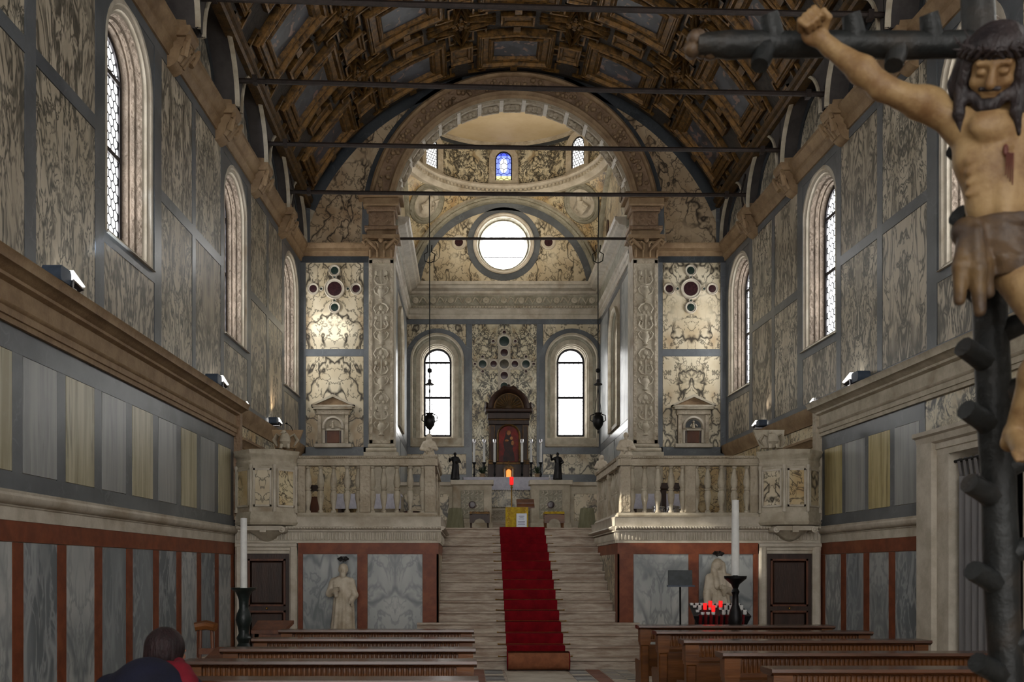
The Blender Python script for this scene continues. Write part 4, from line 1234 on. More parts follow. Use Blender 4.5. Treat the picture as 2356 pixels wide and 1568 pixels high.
# =================================================================== CHOIR
YB = 15.3
m = MB()
for s in (-1, 1):
    x0, x1 = sorted((s * 1.46, s * 4.72)); m.box(x0, x1, YB, YF - .002, 0, FL)
m.box(-1.46, 1.46, 18.2, YF, 0, FL); m.box(-2.54, 2.54, YF, CY0, 0, FL); m.box(-CH, CH, CY0, CY1, 0, FL)
PLT = build(m, 'choir_platform', MT['stone_light'], origin=(0, 18, 0), label='raised choir platform fronted with red framed grey marble panels', cat='platform', kind='structure')


def cpart(name, mat, x0, x1, z0, z1, d=.02, ch=0):
    q = MB().box(min(x0, x1), max(x0, x1), YB - d, YB, z0, z1)
    return build(q, name, MT[mat], PLT)


cor = [(0, 1.94), (.035, 1.94), (.035, 1.975), (.02, 1.98), (.035, 2.115), (.075, 2.12), (.075, 2.145), (.1, 2.15), (.13, 2.18), (.11, 2.205), (.06, 2.21), (.06, 2.34), (.075, 2.36), (0, 2.36)]
for s in (-1, 1):
    cpart('red_upright', 'red', s * 1.44, s * 1.695, 0, 1.76, .03)
    cpart('red_upright', 'red', s * 2.585, s * 2.745, 0, 1.76, .03)
    cpart('red_upright', 'red', s * 3.625, s * 3.7, 0, 1.76, .03)
    cpart('red_band', 'red', s * 1.44, s * 3.7, 1.76, 1.94, .032)
    cpart('grey_panel', 'grey', s * 1.7, s * 2.58, .2, 1.755, .02)
    cpart('grey_panel', 'grey', s * 2.75, s * 3.62, .2, 1.755, .02)
    cpart('skirting', 'stone_light', s * 1.7, s * 3.7, 0, .2, .05)
    q = MB(); q.prism([(YB - d, z) for d, z in cor], 'x', *sorted((s * 1.40, s * 4.7))); build(q, 'cornice', MT['stone_light'], PLT)
    q = MB(); q.prism([(s * (1.46 - d), z) for d, z in cor], 'y', YB - .05, 18.2); build(q, 'cornice', MT['stone_light'], PLT)
    q = MB()
    for i in range(56):
        x = s * (1.45 + i * .0585); q.lathe([(.014, 0), (.02, .02), (.02, .1), (.014, .12)], (x, YB - .03, 1.985), 6)
    for i in range(44):
        q.lathe([(.014, 0), (.02, .02), (.02, .1), (.014, .12)], (s * 1.43, YB + .05 + i * .066, 1.985), 6)
    build(q, 'fluting', MT['stone_light'], PLT, kind='stuff')
    q = MB()
    for i in range(70):
        q.ball((s * (1.42 + i * .047), YB - .118, 2.182), (.02, .016, .022), 6, 4)
    build(q, 'rope_beading', MT['stone_light'], PLT, kind='stuff')
    xs_ = sorted((s * 1.44, s * 1.47))
    q = MB().box(xs_[0], xs_[1], YB, 18.2, 1.76, 1.94); build(q, 'red_band', MT['red'], PLT)
    q = MB().box(xs_[0], xs_[1], YB + .25, 18.2, 0, 1.76); build(q, 'veined_panel', MT['cream_dense'], PLT)
    q = MB().box(xs_[0] - .001, xs_[1], YB - .03, YB + .25, 0, 1.76); build(q, 'red_upright', MT['red'], PLT)
    # small doorway under the pulpit
    d_ = thing('door_%d' % (2 if s < 0 else 3), 'dark panelled wooden door in pale stone surround under the %s pulpit' % ('left' if s < 0 else 'right'), 'door', (s * 4.2, YB, 0), kind='structure')
    for n_, a, b, z0, z1 in (('jamb', 3.71, 3.835, 0, 1.92), ('jamb', 4.565, 4.7, 0, 1.92)):
        q = MB().bbox(*sorted((s * a, s * b)), YB - .09, YB, z0, z1, .03); build(q, n_, MT['stone_light'], d_)
    q = MB(); q.prism([(YB, 1.765), (YB - .05, 1.765), (YB - .05, 1.81), (YB - .07, 1.82), (YB - .07, 1.86), (YB - .1, 1.88), (YB - .1, 1.93), (YB, 1.93)], 'x', *sorted((s * 3.71, s * 4.7))); build(q, 'lintel', MT['stone_light'], d_)
    lf = build(MB().box(*sorted((s * 3.835, s * 4.565)), YB - .02, YB, 0, 1.765), 'leaf', MT['wood_dark'], d_)
    for z0, z1 in ((.95, 1.65), (.12, .82)):
        q = MB(); q.bbox(*sorted((s * 3.93, s * 4.47)), YB - .04, YB - .02, z0, z1, .03); build(q, 'door_panel', MT['wood_dark'], lf)
        q = MB()
        for a, b, c, d in ((3.9, 3.93, z0 - .03, z1 + .03), (4.47, 4.5, z0 - .03, z1 + .03)): q.box(*sorted((s * a, s * b)), YB - .05, YB - .02, c, d)
        q.box(*sorted((s * 3.9, s * 4.5)), YB - .05, YB - .02, z1, z1 + .03); q.box(*sorted((s * 3.9, s * 4.5)), YB - .05, YB - .02, z0 - .03, z0); build(q, 'door_moulding', MT['wood_red'], lf)
    build(MB().ball((4.2 * s, YB - .05, .89), .02), 'handle', MT['brass'], lf)

# ------------------------------------------------------------------ stairs and carpet
D0, RS, TR = 14.3, .165, .3
ST = thing('staircase', 'broad worn stone staircase climbing to the choir', 'staircase', (0, D0, 0), kind='structure')
for k in range(14):
    y = D0 + k * TR; w = 1.44 if k > 3 else 1.78
    m = MB(); z = k * RS
    yb = 18.19 if k > 3 else (YB - .06 if w > 1.5 else 18.19)
    m.prism([(y, z), (y, z + RS - .045), (y - .025, z + RS - .03), (y - .025, z + RS), (yb, z + RS), (yb, z)], 'x', -w, w)
    if k <= 3: m.box(-1.43, 1.43, YB - .06, 18.19, z, z + RS)
    build(m, 'step', MT['stone_step'], ST)
CP = thing('carpet', 'red stair carpet with brown backed roll at its foot', 'carpet', (.07, D0, 0))
cx0, cx1 = -.36, .5
pts = []
for k in range(1, 14):
    y = D0 + k * TR; z = k * RS
    pts += [(y - .005, z), (y - .03, z + RS - .02), (y - .028, z + RS), (y + TR - .005 if k < 13 else 18.35, z + RS)]
m = MB()
pts = [(D0 + .02, RS), (D0 + TR - .005, RS)] + pts
xa = lambda z: (cx0 - .012 * (1 - z / 2.3), cx1 + .03 * (1 - z / 2.3))
m.grid([[(xa(z)[0], y - .014, z + .012), (xa(z)[1], y - .014, z + .012)] for y, z in pts])
m.grid([[(xa(z)[0], y - .001, z + .001), (xa(z)[1], y - .001, z + .001)] for y, z in pts])
for i in (0, 1):
    m.grid([[(xa(z)[i], y - .014, z + .012), (xa(z)[i], y - .001, z + .001)] for y, z in pts])
build(m, 'runner', MT['carpet'], CP)
sp = []
for i in range(60):
    a = i * .42; r = .145 - .0016 * i
    sp.append((D0 - .03 - .13 + r * math.sin(a), .15 + r * math.cos(a)))
rx0, rx1 = -.372, .535
m = MB(); m.grid([[(rx0, y, z), (rx1, y, z)] for y, z in sp]); build(m, 'rolled_end', MT['carpet_back'], CP, sharp=80)
m = MB()
for x in (rx0 - .004, rx1 + .004):
    m.lathe([(.142, 0), (.142, .012), (.0005, .012)], (x - .006, D0 - .16, .15), 24, 'x')
build(m, 'roll_edge', MT['carpet'], CP)
for k in range(1, 14):
    m = MB(); m.tube([(cx0 - .13, D0 + k * TR - .022, k * RS + .012), (cx1 + .13, D0 + k * TR - .022, k * RS + .012)], .008, 6)
    m.ball((cx0 - .13, D0 + k * TR - .022, k * RS + .014), .014, 6, 4); m.ball((cx1 + .13, D0 + k * TR - .022, k * RS + .014), .014, 6, 4)
    build(m, 'stair_rod', MT['brass'], CP)

# ------------------------------------------------------------------ balustrades
BAL = [(.045, 0), (.045, .03), (.027, .045), (.03, .1), (.056, .24), (.058, .3), (.036, .365), (.05, .372), (.05, .392), (.036, .4), (.058, .47), (.056, .53), (.03, .67), (.027, .715), (.045, .73), (.045, .76)]
mb = MB(); mb.lathe(BAL, (0, 0, 0), 12); bal_o = build(mb, 'baluster', MT['stone'], origin=(0, 0, 0)); bal_me = bal_o.data; bpy.data.objects.remove(bal_o)
for s in (-1, 1):
    B = thing('balustrade', 'carved stone balustrade with vase shaped balusters %s of the stairs' % ('left' if s < 0 else 'right'), 'balustrade', (s * 2.6, YB + .12, 2.36), 'choir balustrades')
    yc = YB + .13
    def bx(name, mat, a, b, y0, y1, z0, z1, ch=.012):
        return build(MB().bbox(*sorted((s * a, s * b)), y0, y1, z0, z1, ch), name, MT[mat], B)
    q = MB(); q.prism([(yc + d, z) for d, z in ((-.12, 2.36), (-.13, 2.39), (-.1, 2.43), (.1, 2.43), (.13, 2.39), (.12, 2.36))], 'x', *sorted((s * 1.46, s * 3.75))); build(q, 'base_rail', MT['stone'], B)
    q = MB(); q.prism([(s * 1.58 + d, z) for d, z in ((-.12, 2.36), (-.13, 2.39), (-.1, 2.43), (.1, 2.43), (.13, 2.39), (.12, 2.36))], 'y', YB + .02, 18.2); build(q, 'base_rail', MT['stone'], B)
    tr = ((-.1, 3.19), (-.1, 3.21), (-.085, 3.22), (-.085, 3.3), (-.11, 3.31), (-.125, 3.345), (.125, 3.345), (.11, 3.31), (.085, 3.3), (.085, 3.22), (.1, 3.21), (.1, 3.19))
    q = MB(); q.prism([(yc + d, z) for d, z in tr], 'x', *sorted((s * 1.46, s * 3.8))); build(q, 'top_rail', MT['carved'], B)
    q = MB(); q.prism([(s * 1.58 + d, z) for d, z in tr], 'y', YB + .02, 18.2); build(q, 'top_rail', MT['carved'], B)
    q = MB()
    for i in range(74):
        q.ball((s * (1.48 + i * .0315), yc - .118, 3.318), .012, 5, 4)
    build(q, 'beading', MT['stone'], B, kind='stuff')
    for a, b, y0, y1 in ((1.5, 1.67, YB + .04, YB + .22), (2.545, 2.72, YB + .04, YB + .22), (3.6, 3.76, YB + .04, YB + .22), (1.5, 1.66, 18.02, 18.18), (1.5, 1.66, 16.7, 16.86)):
        p = bx('pier', 'carved', a, b, y0, y1, 2.43, 3.19)
    for x in (1.70, 1.905, 2.12, 2.335, 2.52, 2.745, 2.93, 3.15, 3.36, 3.565):
        o = bpy.data.objects.new('baluster', bal_me); COL.objects.link(o); o.parent = B; o.location = Vector((s * x, yc, 2.43)) - WO[B.name]
    for i in range(5):
        for y in (15.66 + i * .23, 17.0 + i * .23):
            o = bpy.data.objects.new('baluster', bal_me); COL.objects.link(o); o.parent = B; o.location = Vector((s * 1.58, y, 2.43)) - WO[B.name]

# ------------------------------------------------------------------ pulpits
for s in (-1, 1):
    nm = 'left' if s < 0 else 'right'
    P = thing('pulpit', 'polygonal marble pulpit on a scrolled console against the %s wall' % nm, 'pulpit', (s * 4.2, 15.25, 2.0), 'corner pulpits')
    pl = [(3.71, YB), (3.71, 15.24), (4.0, 14.9), (4.385, 14.9), (4.70, 15.24), (4.70, YB)]
    def poly(k):
        return [(s * (4.2 + (x - 4.2) * k), min(YB, 15.25 + (y - 15.25) * k) if y < YB else YB) for x, y in pl]
    def loft(name, mat, levels):
        q = MB(); q.grid([[(p[0], p[1], z) for p in poly(k)] for k, z in levels])
        for k, z in (levels[0], levels[-1]):
            q.add([(p[0], p[1], z) for p in poly(k)], [tuple(range(6))])
        return build(q, name, MT[mat], P)
    loft('body', 'stone', [(.96, 2.42), (.96, 3.16)])
    loft('base_moulding', 'stone', [(.7, 2.2), (.98, 2.22), (1.03, 2.26), (.98, 2.3), (1.0, 2.34), (.96, 2.42)])
    loft('cornice', 'stone', [(.96, 3.14), (.98, 3.16), (.98, 3.22), (.96, 3.23), (.98, 3.29), (1.04, 3.32), (1.04, 3.35), (1.07, 3.4)])
    q = MB(); q.grid([[(p[0], p[1], 3.4) for p in poly(1.07)], [(p[0], p[1], 3.41) for p in poly(.9)]])
    build(q, 'coping', MT['carved'], P)
    pp = poly(.965)
    for i in (1, 2, 3):
        a, b = Vector(pp[i]), Vector(pp[i + 1]); t = (b - a); L = t.length; t.normalize(); n_ = Vector((t.y, -t.x))
        if n_.y > 0: n_ = -n_
        def fq(u, d, z, a=a, t=t, n_=n_): p = a + t * u + n_ * d; return (p.x, p.y, z)
        q = MB(fq); q.box(.07, L - .07, -.01, .012, 2.53, 3.07); ip_ = build(q, 'inset_panel', MT['gold_marble' if (i + (s > 0)) % 2 else 'cream'], P)
        q = MB(fq)
        for u0, u1, z0, z1 in ((.045, .07, 2.5, 3.1), (L - .07, L - .045, 2.5, 3.1), (.045, L - .045, 3.07, 3.1), (.045, L - .045, 2.5, 2.53)): q.box(u0, u1, -.01, .022, z0, z1)
        build(q, 'panel_border', MT['stone_light'], ip_)
    for i in (1, 2, 3, 4):
        q = MB(); q.lathe([(.03, 2.42), (.03, 2.46), (.022, 2.47), (.022, 3.1), (.032, 3.12), (.032, 3.16)], (pp[i][0], pp[i][1], 0), 10); build(q, 'colonnette', MT['stone_light'], P)
    q = MB(); q.grid([[(s * (4.2 + w_ * math.cos(t)), YB - d * math.sin(t), z) for t in np.linspace(0, PI, 13)] for w_, d, z in ((.36, .3, 2.2), (.34, .28, 2.14), (.2, .2, 2.06), (.12, .12, 1.99), (.02, .02, 1.95))])
    build(q, 'console', MT['stone'], P)
    q = MB(); q.box(*sorted((s * 3.9, s * 4.5)), YB - .32, YB, 2.13, 2.2)
    for d in (-1, 1): q.tube([(s * 4.2 + d * .3, YB - .34, 2.14), (s * 4.2 + d * .3, YB, 2.14)], .05, 10); q.ball((s * 4.2 + d * .3, YB - .34, 2.14), (.03, .02, .03))
    q.box(s * 4.2 - .05, s * 4.2 + .05, YB - .34, YB, 2.1, 2.2)
    build(q, 'volutes', MT['stone_light'], P)
    # eagle lectern
    E_ = thing('eagle_lectern', 'stone eagle with a book slab on the %s pulpit rim' % nm, 'lectern', (s * 3.86, 15.12, 3.41), 'eagle lecterns')
    q = MB(); q.add([(s * 3.86 + x, 15.12 + y, 3.41 + z) for x, y, z in ((-.17, -.06, .03), (.17, -.06, .03), (.25, .1, .34), (-.25, .1, .34), (-.17, -.01, .02), (.17, -.01, .02), (.25, .15, .33), (-.25, .15, .33))],
                    [(0, 1, 2, 3), (7, 6, 5, 4), (0, 4, 5, 1), (1, 5, 6, 2), (2, 6, 7, 3), (3, 7, 4, 0)]); build(q, 'book_slab', MT['stone_brown' if s < 0 else 'stone'], E_)
    c = Vector((s * 3.86, 15.06, 3.41))
    q = MB(); q.tube([c + Vector((0, .0, .05)), c + Vector((0, -.04, .13)), c + Vector((0, -.02, .21)), c + Vector((0, .01, .25))], [.05, .09, .075, .04], 10)
    q.ball(c + Vector((-.03 * s * 0 - .02, -.03, .27)), (.04, .05, .04)); q.tube([c + Vector((-.03, -.06, .27)), c + Vector((-.07, -.08, .255))], [.018, .004], 6)
    build(q, 'eagle_body', MT['stone'], E_)
    for d in (-1, 1):
        q = MB(); q.tube([c + Vector((d * .06, -.0, .2)), c + Vector((d * .13, .01, .24)), c + Vector((d * .18, .04, .15)), c + Vector((d * .13, .0, .05))], [.03, .05, .06, .02], 8, flat=.4); build(q, 'wing', MT['stone'], E_)
        q = MB(); q.tube([c + Vector((d * .05, -.06, .08)), c + Vector((d * .06, -.08, .0))], [.03, .02], 6); q.ball(c + Vector((d * .06, -.1, .012)), (.03, .04, .012), 6, 4); build(q, 'foot', MT['stone'], E_)
M_ = thing('microphone', 'thin black gooseneck microphone behind the left pulpit eagle', 'microphone', (-3.75, 15.2, 3.41))
m = MB(); m.tube([(-3.75, 15.2, 3.41), (-3.76, 15.22, 3.7), (-3.8, 15.2, 3.8), (-3.86, 15.18, 3.84)], .006, 6); build(m, 'neck', MT['blackiron'], M_)
build(MB().ball((-3.87, 15.18, 3.845), (.022, .014, .014)), 'head', MT['blackiron'], M_)

# marble facing of the walls beside the pulpits, above the choir floor
for s in (-1, 1):
    fn = lambda o, Y, z: (s * (W(Y) - o), Y, z)
    wl = WL if s < 0 else WR
    for a, b, mt in ((15.42, 16.6, 'gold_marble'), (16.66, 18.2, 'cream_dense'), (18.26, 20.3, 'gold_marble')):
        build(MB(fn).box(0, .03, a, b, FL + .02, 3.88), 'choir_side_panel', MT[mt], wl)
    build(MB(fn).box(0, .12, 15.3, 15.42, FL, 4.12), 'carved_pier', MT['carved_brown' if s < 0 else 'carved'], wl)
    q = MB(fn); q.prism([(0, 3.5), (.06, 3.52), (.1, 3.6), (.14, 3.62), (.14, 3.66), (0, 3.7)], 'y', 15.42, 17.0); build(q, 'sloping_moulding', MT['stone_brown'], wl)

# ------------------------------------------------------------------ wall tabernacles beside the arch
for s in (-1, 1):
    x = s * 3.855
    T = thing('wall_tabernacle', 'small pedimented marble tabernacle with a wooden door %s' % ('on the sunlit left panel' if s < 0 else 'on the right panel'), 'tabernacle', (x, YF - .1, 4.12), 'wall tabernacles')
    y1 = YF - .016
    def tb(name, mat, a, b, z0, z1, d, ch=.008):
        return build(MB().bbox(x + a, x + b, y1 - d, y1, z0, z1, ch), name, MT[mat], T)
    tb('sill', 'stone_light', -.4, .4, 4.12, 4.2, .14); tb('body', 'stone', -.33, .33, 4.2, 4.95, .05)
    for a, b in ((-.33, -.25), (.25, .33)): tb('pilaster', 'carved', a, b, 4.2, 4.82, .09)
    tb('frieze', 'carved', -.36, .36, 4.82, 4.93, .1); tb('cornice', 'stone', -.42, .42, 4.93, 4.99, .15)
    q = MB(); q.prism([(x - .46, 4.99), (x + .46, 4.99), (x + .46, 5.03), (x, 5.23), (x - .46, 5.03)], 'y', y1 - .09, y1); build(q, 'pediment', MT['stone_brown'], T)
    q = MB(); q.prism([(x - .46, 5.03), (x - .46, 4.99), (x, 5.19), (x + .46, 4.99), (x + .46, 5.03), (x, 5.25)], 'y', y1 - .16, y1); q.box(x - .46, x + .46, y1 - .16, y1, 4.98, 5.02); build(q, 'raking_cornice', MT['stone'], T)
    for a, b in ((-.22, -.175), (.175, .22)): tb('side_strip', 'stone_light', a, b, 4.22, 4.5, .075, .004)
    for a, b in ((-.17, -.14), (.14, .17)): tb('dark_inlay', 'porphyry', a, b, 4.22, 4.48, .06, .002)
    q = MB(lambda u, d, z: (x + u, y1 - d, z)); arch_path(q, [(.06, .05), (.06, .1), (.02, .12), (0, .08), (0, .05)], 0, 4.56, 4.52, .17); build(q, 'arch', MT['stone_light'], T)
    q = MB(); q.prism([(x + .17 * math.cos(PI * i / 12), 4.55 + .17 * math.sin(PI * i / 12)) for i in range(13)], 'y', y1 - .06, y1 - .04); build(q, 'niche', MT['slate_dark' if s > 0 else 'stone'], T)
    q = MB(); q.ball((x, y1 - .08, 4.67), .028, 8, 6); q.tube([(x, y1 - .08, 4.65), (x, y1 - .08, 4.6), (x, y1 - .08, 4.53)], [.02, .045, .06], 8, flat=.6); q.tube([(x - .04, y1 - .09, 4.62), (x - .07, y1 - .1, 4.57), (x - .02, y1 - .12, 4.57)], .014, 6); q.tube([(x + .04, y1 - .09, 4.62), (x + .08, y1 - .1, 4.57)], .014, 6); build(q, 'carved_figure', MT['statue'], T)
    dr = tb('door', 'wood_red', -.13, .13, 4.22, 4.48, .065)
    tb('door_frame', 'stone_light', -.15, .15, 4.48, 4.52, .09)

# ------------------------------------------------------------------ chancel screen, altar
for s in (-1, 1):
    S_ = thing('chancel_screen', 'low carved marble screen panel on the %s of the altar opening' % ('left' if s < 0 else 'right'), 'screen', (s * 1.4, 21.3, FL), 'altar screens')
    def sb(name, mat, a, b, z0, z1, y0=21.2, y1=21.4, ch=.01): return build(MB().bbox(*sorted((s * a, s * b)), y0, y1, z0, z1, ch), name, MT[mat], S_)
    sb('pier', 'stone', .44, 1.31, FL, 3.4, 21.15, 21.45); sb('cornice', 'stone_light', .4, 1.36, 3.4, 3.5, 21.08, 21.5); sb('plinth', 'stone', .42, 1.34, FL, 2.55, 21.1, 21.46)
    sb('carved_panel', 'carved_grey', .62, 1.13, 2.65, 3.28, 21.13, 21.2)
    q = MB()
    for i in range(5):
        for j in range(4):
            if i in (2,) and j in (1, 2): continue
            xx, zz = s * (.68 + i * .1), 2.72 + j * .15
            q.tube([(xx - .03, 21.125, zz), (xx + .03, 21.115, zz + .04), (xx + .02, 21.115, zz + .09), (xx - .03, 21.125, zz + .08)], [.014, .018, .016, .01], 6)
    build(q, 'openwork', MT['stone_light'], S_)
    q = MB(); q.lathe([(.08, 0), (.08, -.03), (.06, -.035), (.0005, -.03)], (s * .875, 21.12, 2.95), 20, 'y'); build(q, 'disc', MT['porphyry'], S_)
    sb('wing_wall', 'stone', 1.31, 2.5, FL, 3.38, 21.22, 21.4); sb('wing_cornice', 'stone_light', 1.31, 2.55, 3.38, 3.46, 21.15, 21.45); sb('wing_panel', 'cream', 1.4, 2.4, 2.6, 3.2, 21.2, 21.23)
A_ = thing('altar', 'stone altar under white linen in front of the dark retable', 'altar', (.02, 23.2, FL))
build(MB().box(-1.6, 1.6, 22.2, 24.9, FL, 2.62), 'altar_step', MT['stone_step'], A_)
build(MB().box(-.95, .99, 22.95, 24.0, 2.62, 3.66), 'block', MT['stone'], A_)
build(MB().bbox(-.8, .84, 22.92, 22.95, 3.0, 3.5, .02), 'front_panel', MT['cream_dense'], A_)
build(MB().box(-1.08, 1.12, 22.85, 24.75, 3.66, 3.72), 'table_slab', MT['stone_light'], A_)
q = MB()
for i in range(11):
    for j in range(2):
        xx = -.6 + i * .11; zz = 2.7 + j * .14
        q.tube([(xx, 22.9, zz), (xx + .05, 22.89, zz + .05), (xx, 22.9, zz + .1), (xx - .05, 22.89, zz + .05), (xx, 22.9, zz)], .012, 5)
q.box(-.7, .75, 22.9, 22.94, 2.66, 2.7); q.box(-.7, .75, 22.9, 22.94, 2.94, 2.98)
build(q, 'lattice', MT['stone_light'], A_)
CL = thing('altar_cloth', 'white linen cloth with lace edge over the altar', 'cloth', (.02, 22.9, 3.4))
q = MB(); q.box(-1.1, 1.14, 22.82, 24.7, 3.722, 3.735); build(q, 'top', MT['linen'], CL)
q = MB(); q.grid([[(-1.08 + 2.2 * i / 40, 22.81 - .008 * math.sin(i * 1.7) * k, 3.735 - .3 * k) for i in range(41)] for k in (0, .5, 1)]); q.grid([[(-1.08 + 2.2 * i / 40, 22.83 - .008 * math.sin(i * 1.7) * k, 3.735 - .3 * k) for i in range(41)] for k in (0, .5, 1)]); build(q, 'front_drop', MT['linen'], CL)
q = MB()
for i in range(44): q.lathe([(.026, 0), (.026, -.006), (.0005, -.006)], (-1.05 + i * .05, 22.806, 3.44), 8, 'y')
build(q, 'lace_edge', MT['linen'], CL)

R_ = thing('retable', 'dark gilded retable with arched red painting of mother and child', 'altarpiece', (.066, 24.3, 3.74))
x0, yr = .066, 24.25
def rb(name, mat, a, b, z0, z1, d, ch=.012, y=yr): return build(MB().bbox(x0 + a, x0 + b, y - d, y + .2, z0, z1, ch), name, MT[mat], R_)
rb('base', 'wood_dark', -.53, .53, 3.74, 4.2, .14); rb('base_moulding', 'gilt', -.52, .52, 4.18, 4.24, .16)
rb('back', 'wood_dark', -.5, .5, 4.2, 5.3, .0)
for d in (-1, 1):
    p = rb('column', 'wood_dark', *sorted((d * .34, d * .5)), 4.24, 5.2, .1)
    q = MB()
    for a, b, z0, z1 in ((.355, .37, 4.27, 5.17), (.47, .485, 4.27, 5.17), (.355, .485, 5.155, 5.17), (.355, .485, 4.27, 4.285)): q.box(*sorted((x0 + d * a, x0 + d * b)), yr - .115, yr - .1, z0, z1)
    build(q, 'gilt_line', MT['gilt'], p)
    build(MB().bbox(x0 + min(d * .32, d * .52), x0 + max(d * .32, d * .52), yr - .13, yr, 4.24, 4.3, .01), 'column_base', MT['gilt'], p)
rb('architrave', 'wood_dark', -.52, .52, 5.2, 5.32, .12); rb('architrave_line', 'gilt_dark', -.53, .53, 5.3, 5.34, .14); rb('entablature', 'wood_dark', -.54, .54, 5.34, 5.5, .14); rb('cornice', 'wood_dark', -.6, .6, 5.5, 5.6, .22, .03)
q = MB(lambda u, d, z: (x0 + u, yr - d, z)); q.prism([(.5 * math.cos(PI * i / 24), 5.6 + .5 * math.sin(PI * i / 24)) for i in range(25)], 'y', -.1, .05); build(q, 'tympanum', MT['gilt_dark'], R_)
q = MB(); q.arc([(0, .0), (0, -.2), (-.05, -.22), (-.12, -.14), (-.14, 0)], (x0, yr, 5.6), .53, 0, PI, 28); build(q, 'arched_pediment', MT['wood_dark'], R_)
q = MB()
for i in range(13):
    a = PI * (i + .5) / 13
    q.tube([(x0 + .08 * math.cos(a), yr - .07, 5.62 + .08 * math.sin(a)), (x0 + .33 * math.cos(a), yr - .08, 5.62 + .33 * math.sin(a))], [.008, .022], 6)
q.arc([(0, -.05), (0, -.09), (-.025, -.09), (-.025, -.05)], (x0, yr, 5.62), .38, 0, PI, 20)
build(q, 'shell_rays', MT['gilt'], R_)
q = MB()
for d in (-1, 1):
    q.tube([(x0 + d * .02, yr - .08, 6.13), (x0 + d * .12, yr - .08, 6.17), (x0 + d * .2, yr - .08, 6.12), (x0 + d * .14, yr - .08, 6.09)], [.03, .035, .03, .02], 6)
    build(MB().lathe([(.03, 5.6), (.05, 5.64), (.03, 5.7), (.045, 5.74), (.0005, 5.78)], (x0 + d * .56, yr - .1, 0), 8), 'finial', MT['wood_dark'], R_)
q.ball((x0, yr - .08, 6.17), (.05, .04, .06)); build(q, 'crest', MT['wood_dark'], R_)
q = MB(lambda u, d, z: (x0 + u, yr - d, z)); arch_path(q, [(.05, .0), (.05, .1), (.03, .12), (.01, .1), (0, .06), (0, .0)], 0, 4.92, 4.26, .25); build(q, 'picture_frame', MT['gilt'], R_)
PIC = build(MB(lambda u, d, z: (x0 + u, yr - d, z)).prism(arched_poly(0, 4.92, 4.26, .255), 'y', .0, .03), 'painting', MT['picture'], R_)
q = MB(); c = (x0, yr - .035, 4.95)
q.ball((x0 + .0, yr - .034, 5.0), (.055, .012, .065), 12, 8); q.ball((x0 + .07, yr - .036, 4.86), (.04, .012, .045), 10, 6); q.ball((x0 - .05, yr - .034, 4.8), (.05, .01, .03), 10, 6); q.ball((x0 + .1, yr - .034, 4.74), (.04, .01, .06), 10, 6)
build(q, 'painted_faces', stone('painted_flesh', (196, 140, 92), (160, 100, 62), 9, .5), PIC)
q = MB(); q.prism([(x0 - .15, 4.27), (x0 + .16, 4.27), (x0 + .14, 4.45), (x0 + .1, 4.6), (x0 + .13, 4.72), (x0 + .09, 4.86), (x0 + .06, 4.95), (x0 + .06, 5.03), (x0, 5.08), (x0 - .07, 5.03), (x0 - .09, 4.9), (x0 - .14, 4.75), (x0 - .1, 4.55), (x0 - .14, 4.4)], 'y', yr - .033, yr - .03)
build(q, 'painted_robe', stone('painted_dark_robe', (62, 30, 24), (34, 20, 20), 9, .5), PIC)

TB_ = thing('tabernacle', 'small lit golden shrine standing on the altar', 'tabernacle', (.033, 23.45, 3.736))
q = MB(); q.box(-.11, .18, 23.38, 23.55, 3.736, 3.78); q.box(-.1, .17, 23.48, 23.54, 3.78, 4.02); build(q, 'case', MT['gilt'], TB_)
q = MB(); q.prism(arched_poly(.035, 3.93, 3.79, .06), 'y', 23.46, 23.48); build(q, 'lit_door', MT['altar_glow'], TB_)
for d in (-1, 1): build(MB().lathe([(.02, 0), (.013, .02), (.013, .2), (.02, .22)], (.035 + d * .1, 23.44, 3.78), 8), 'colonnette', MT['stone_light'], TB_)
q = MB(); q.prism([(-.12, 4.0), (.19, 4.0), (.035, 4.12)], 'y', 23.42, 23.56); q.tube([(.035, 23.48, 4.1), (.035, 23.48, 4.2)], .01, 6); q.tube([(0, 23.48, 4.17), (.07, 23.48, 4.17)], .01, 6); build(q, 'gable', MT['gilt'], TB_)
CST = [(.07, 0), (.075, .02), (.04, .05), (.02, .1), (.035, .14), (.02, .18), (.016, .3), (.03, .34), (.02, .38), (.05, .42), (.055, .44)]
posn = ['outermost altar candlestick left of the retable', 'middle altar candlestick left of the retable', 'altar candlestick just left of the painting', 'altar candlestick just right of the painting', 'middle altar candlestick right of the retable', 'outermost altar candlestick right of the retable']
for x, lb in zip((-.817, -.568, -.309, .372, .599, .837), posn):
    c_ = thing('candlestick', 'tall white candle in dark ' + lb, 'candlestick', (x, 23.6, 3.736), 'altar candlesticks')
    build(MB().lathe(CST, (x, 23.6, 3.736), 12), 'stand', MT['bronze'], c_)
    cd_ = build(MB().lathe([(.03, 4.17), (.03, 4.68), (.0005, 4.69)], (x, 23.6, 0), 10), 'candle', MT['candle'], c_)
    build(MB().lathe([(.042, 4.66), (.042, 4.74), (.036, 4.75), (.03, 4.7)], (x, 23.6, 0), 10), 'glass_cap', MT['silver'], cd_)
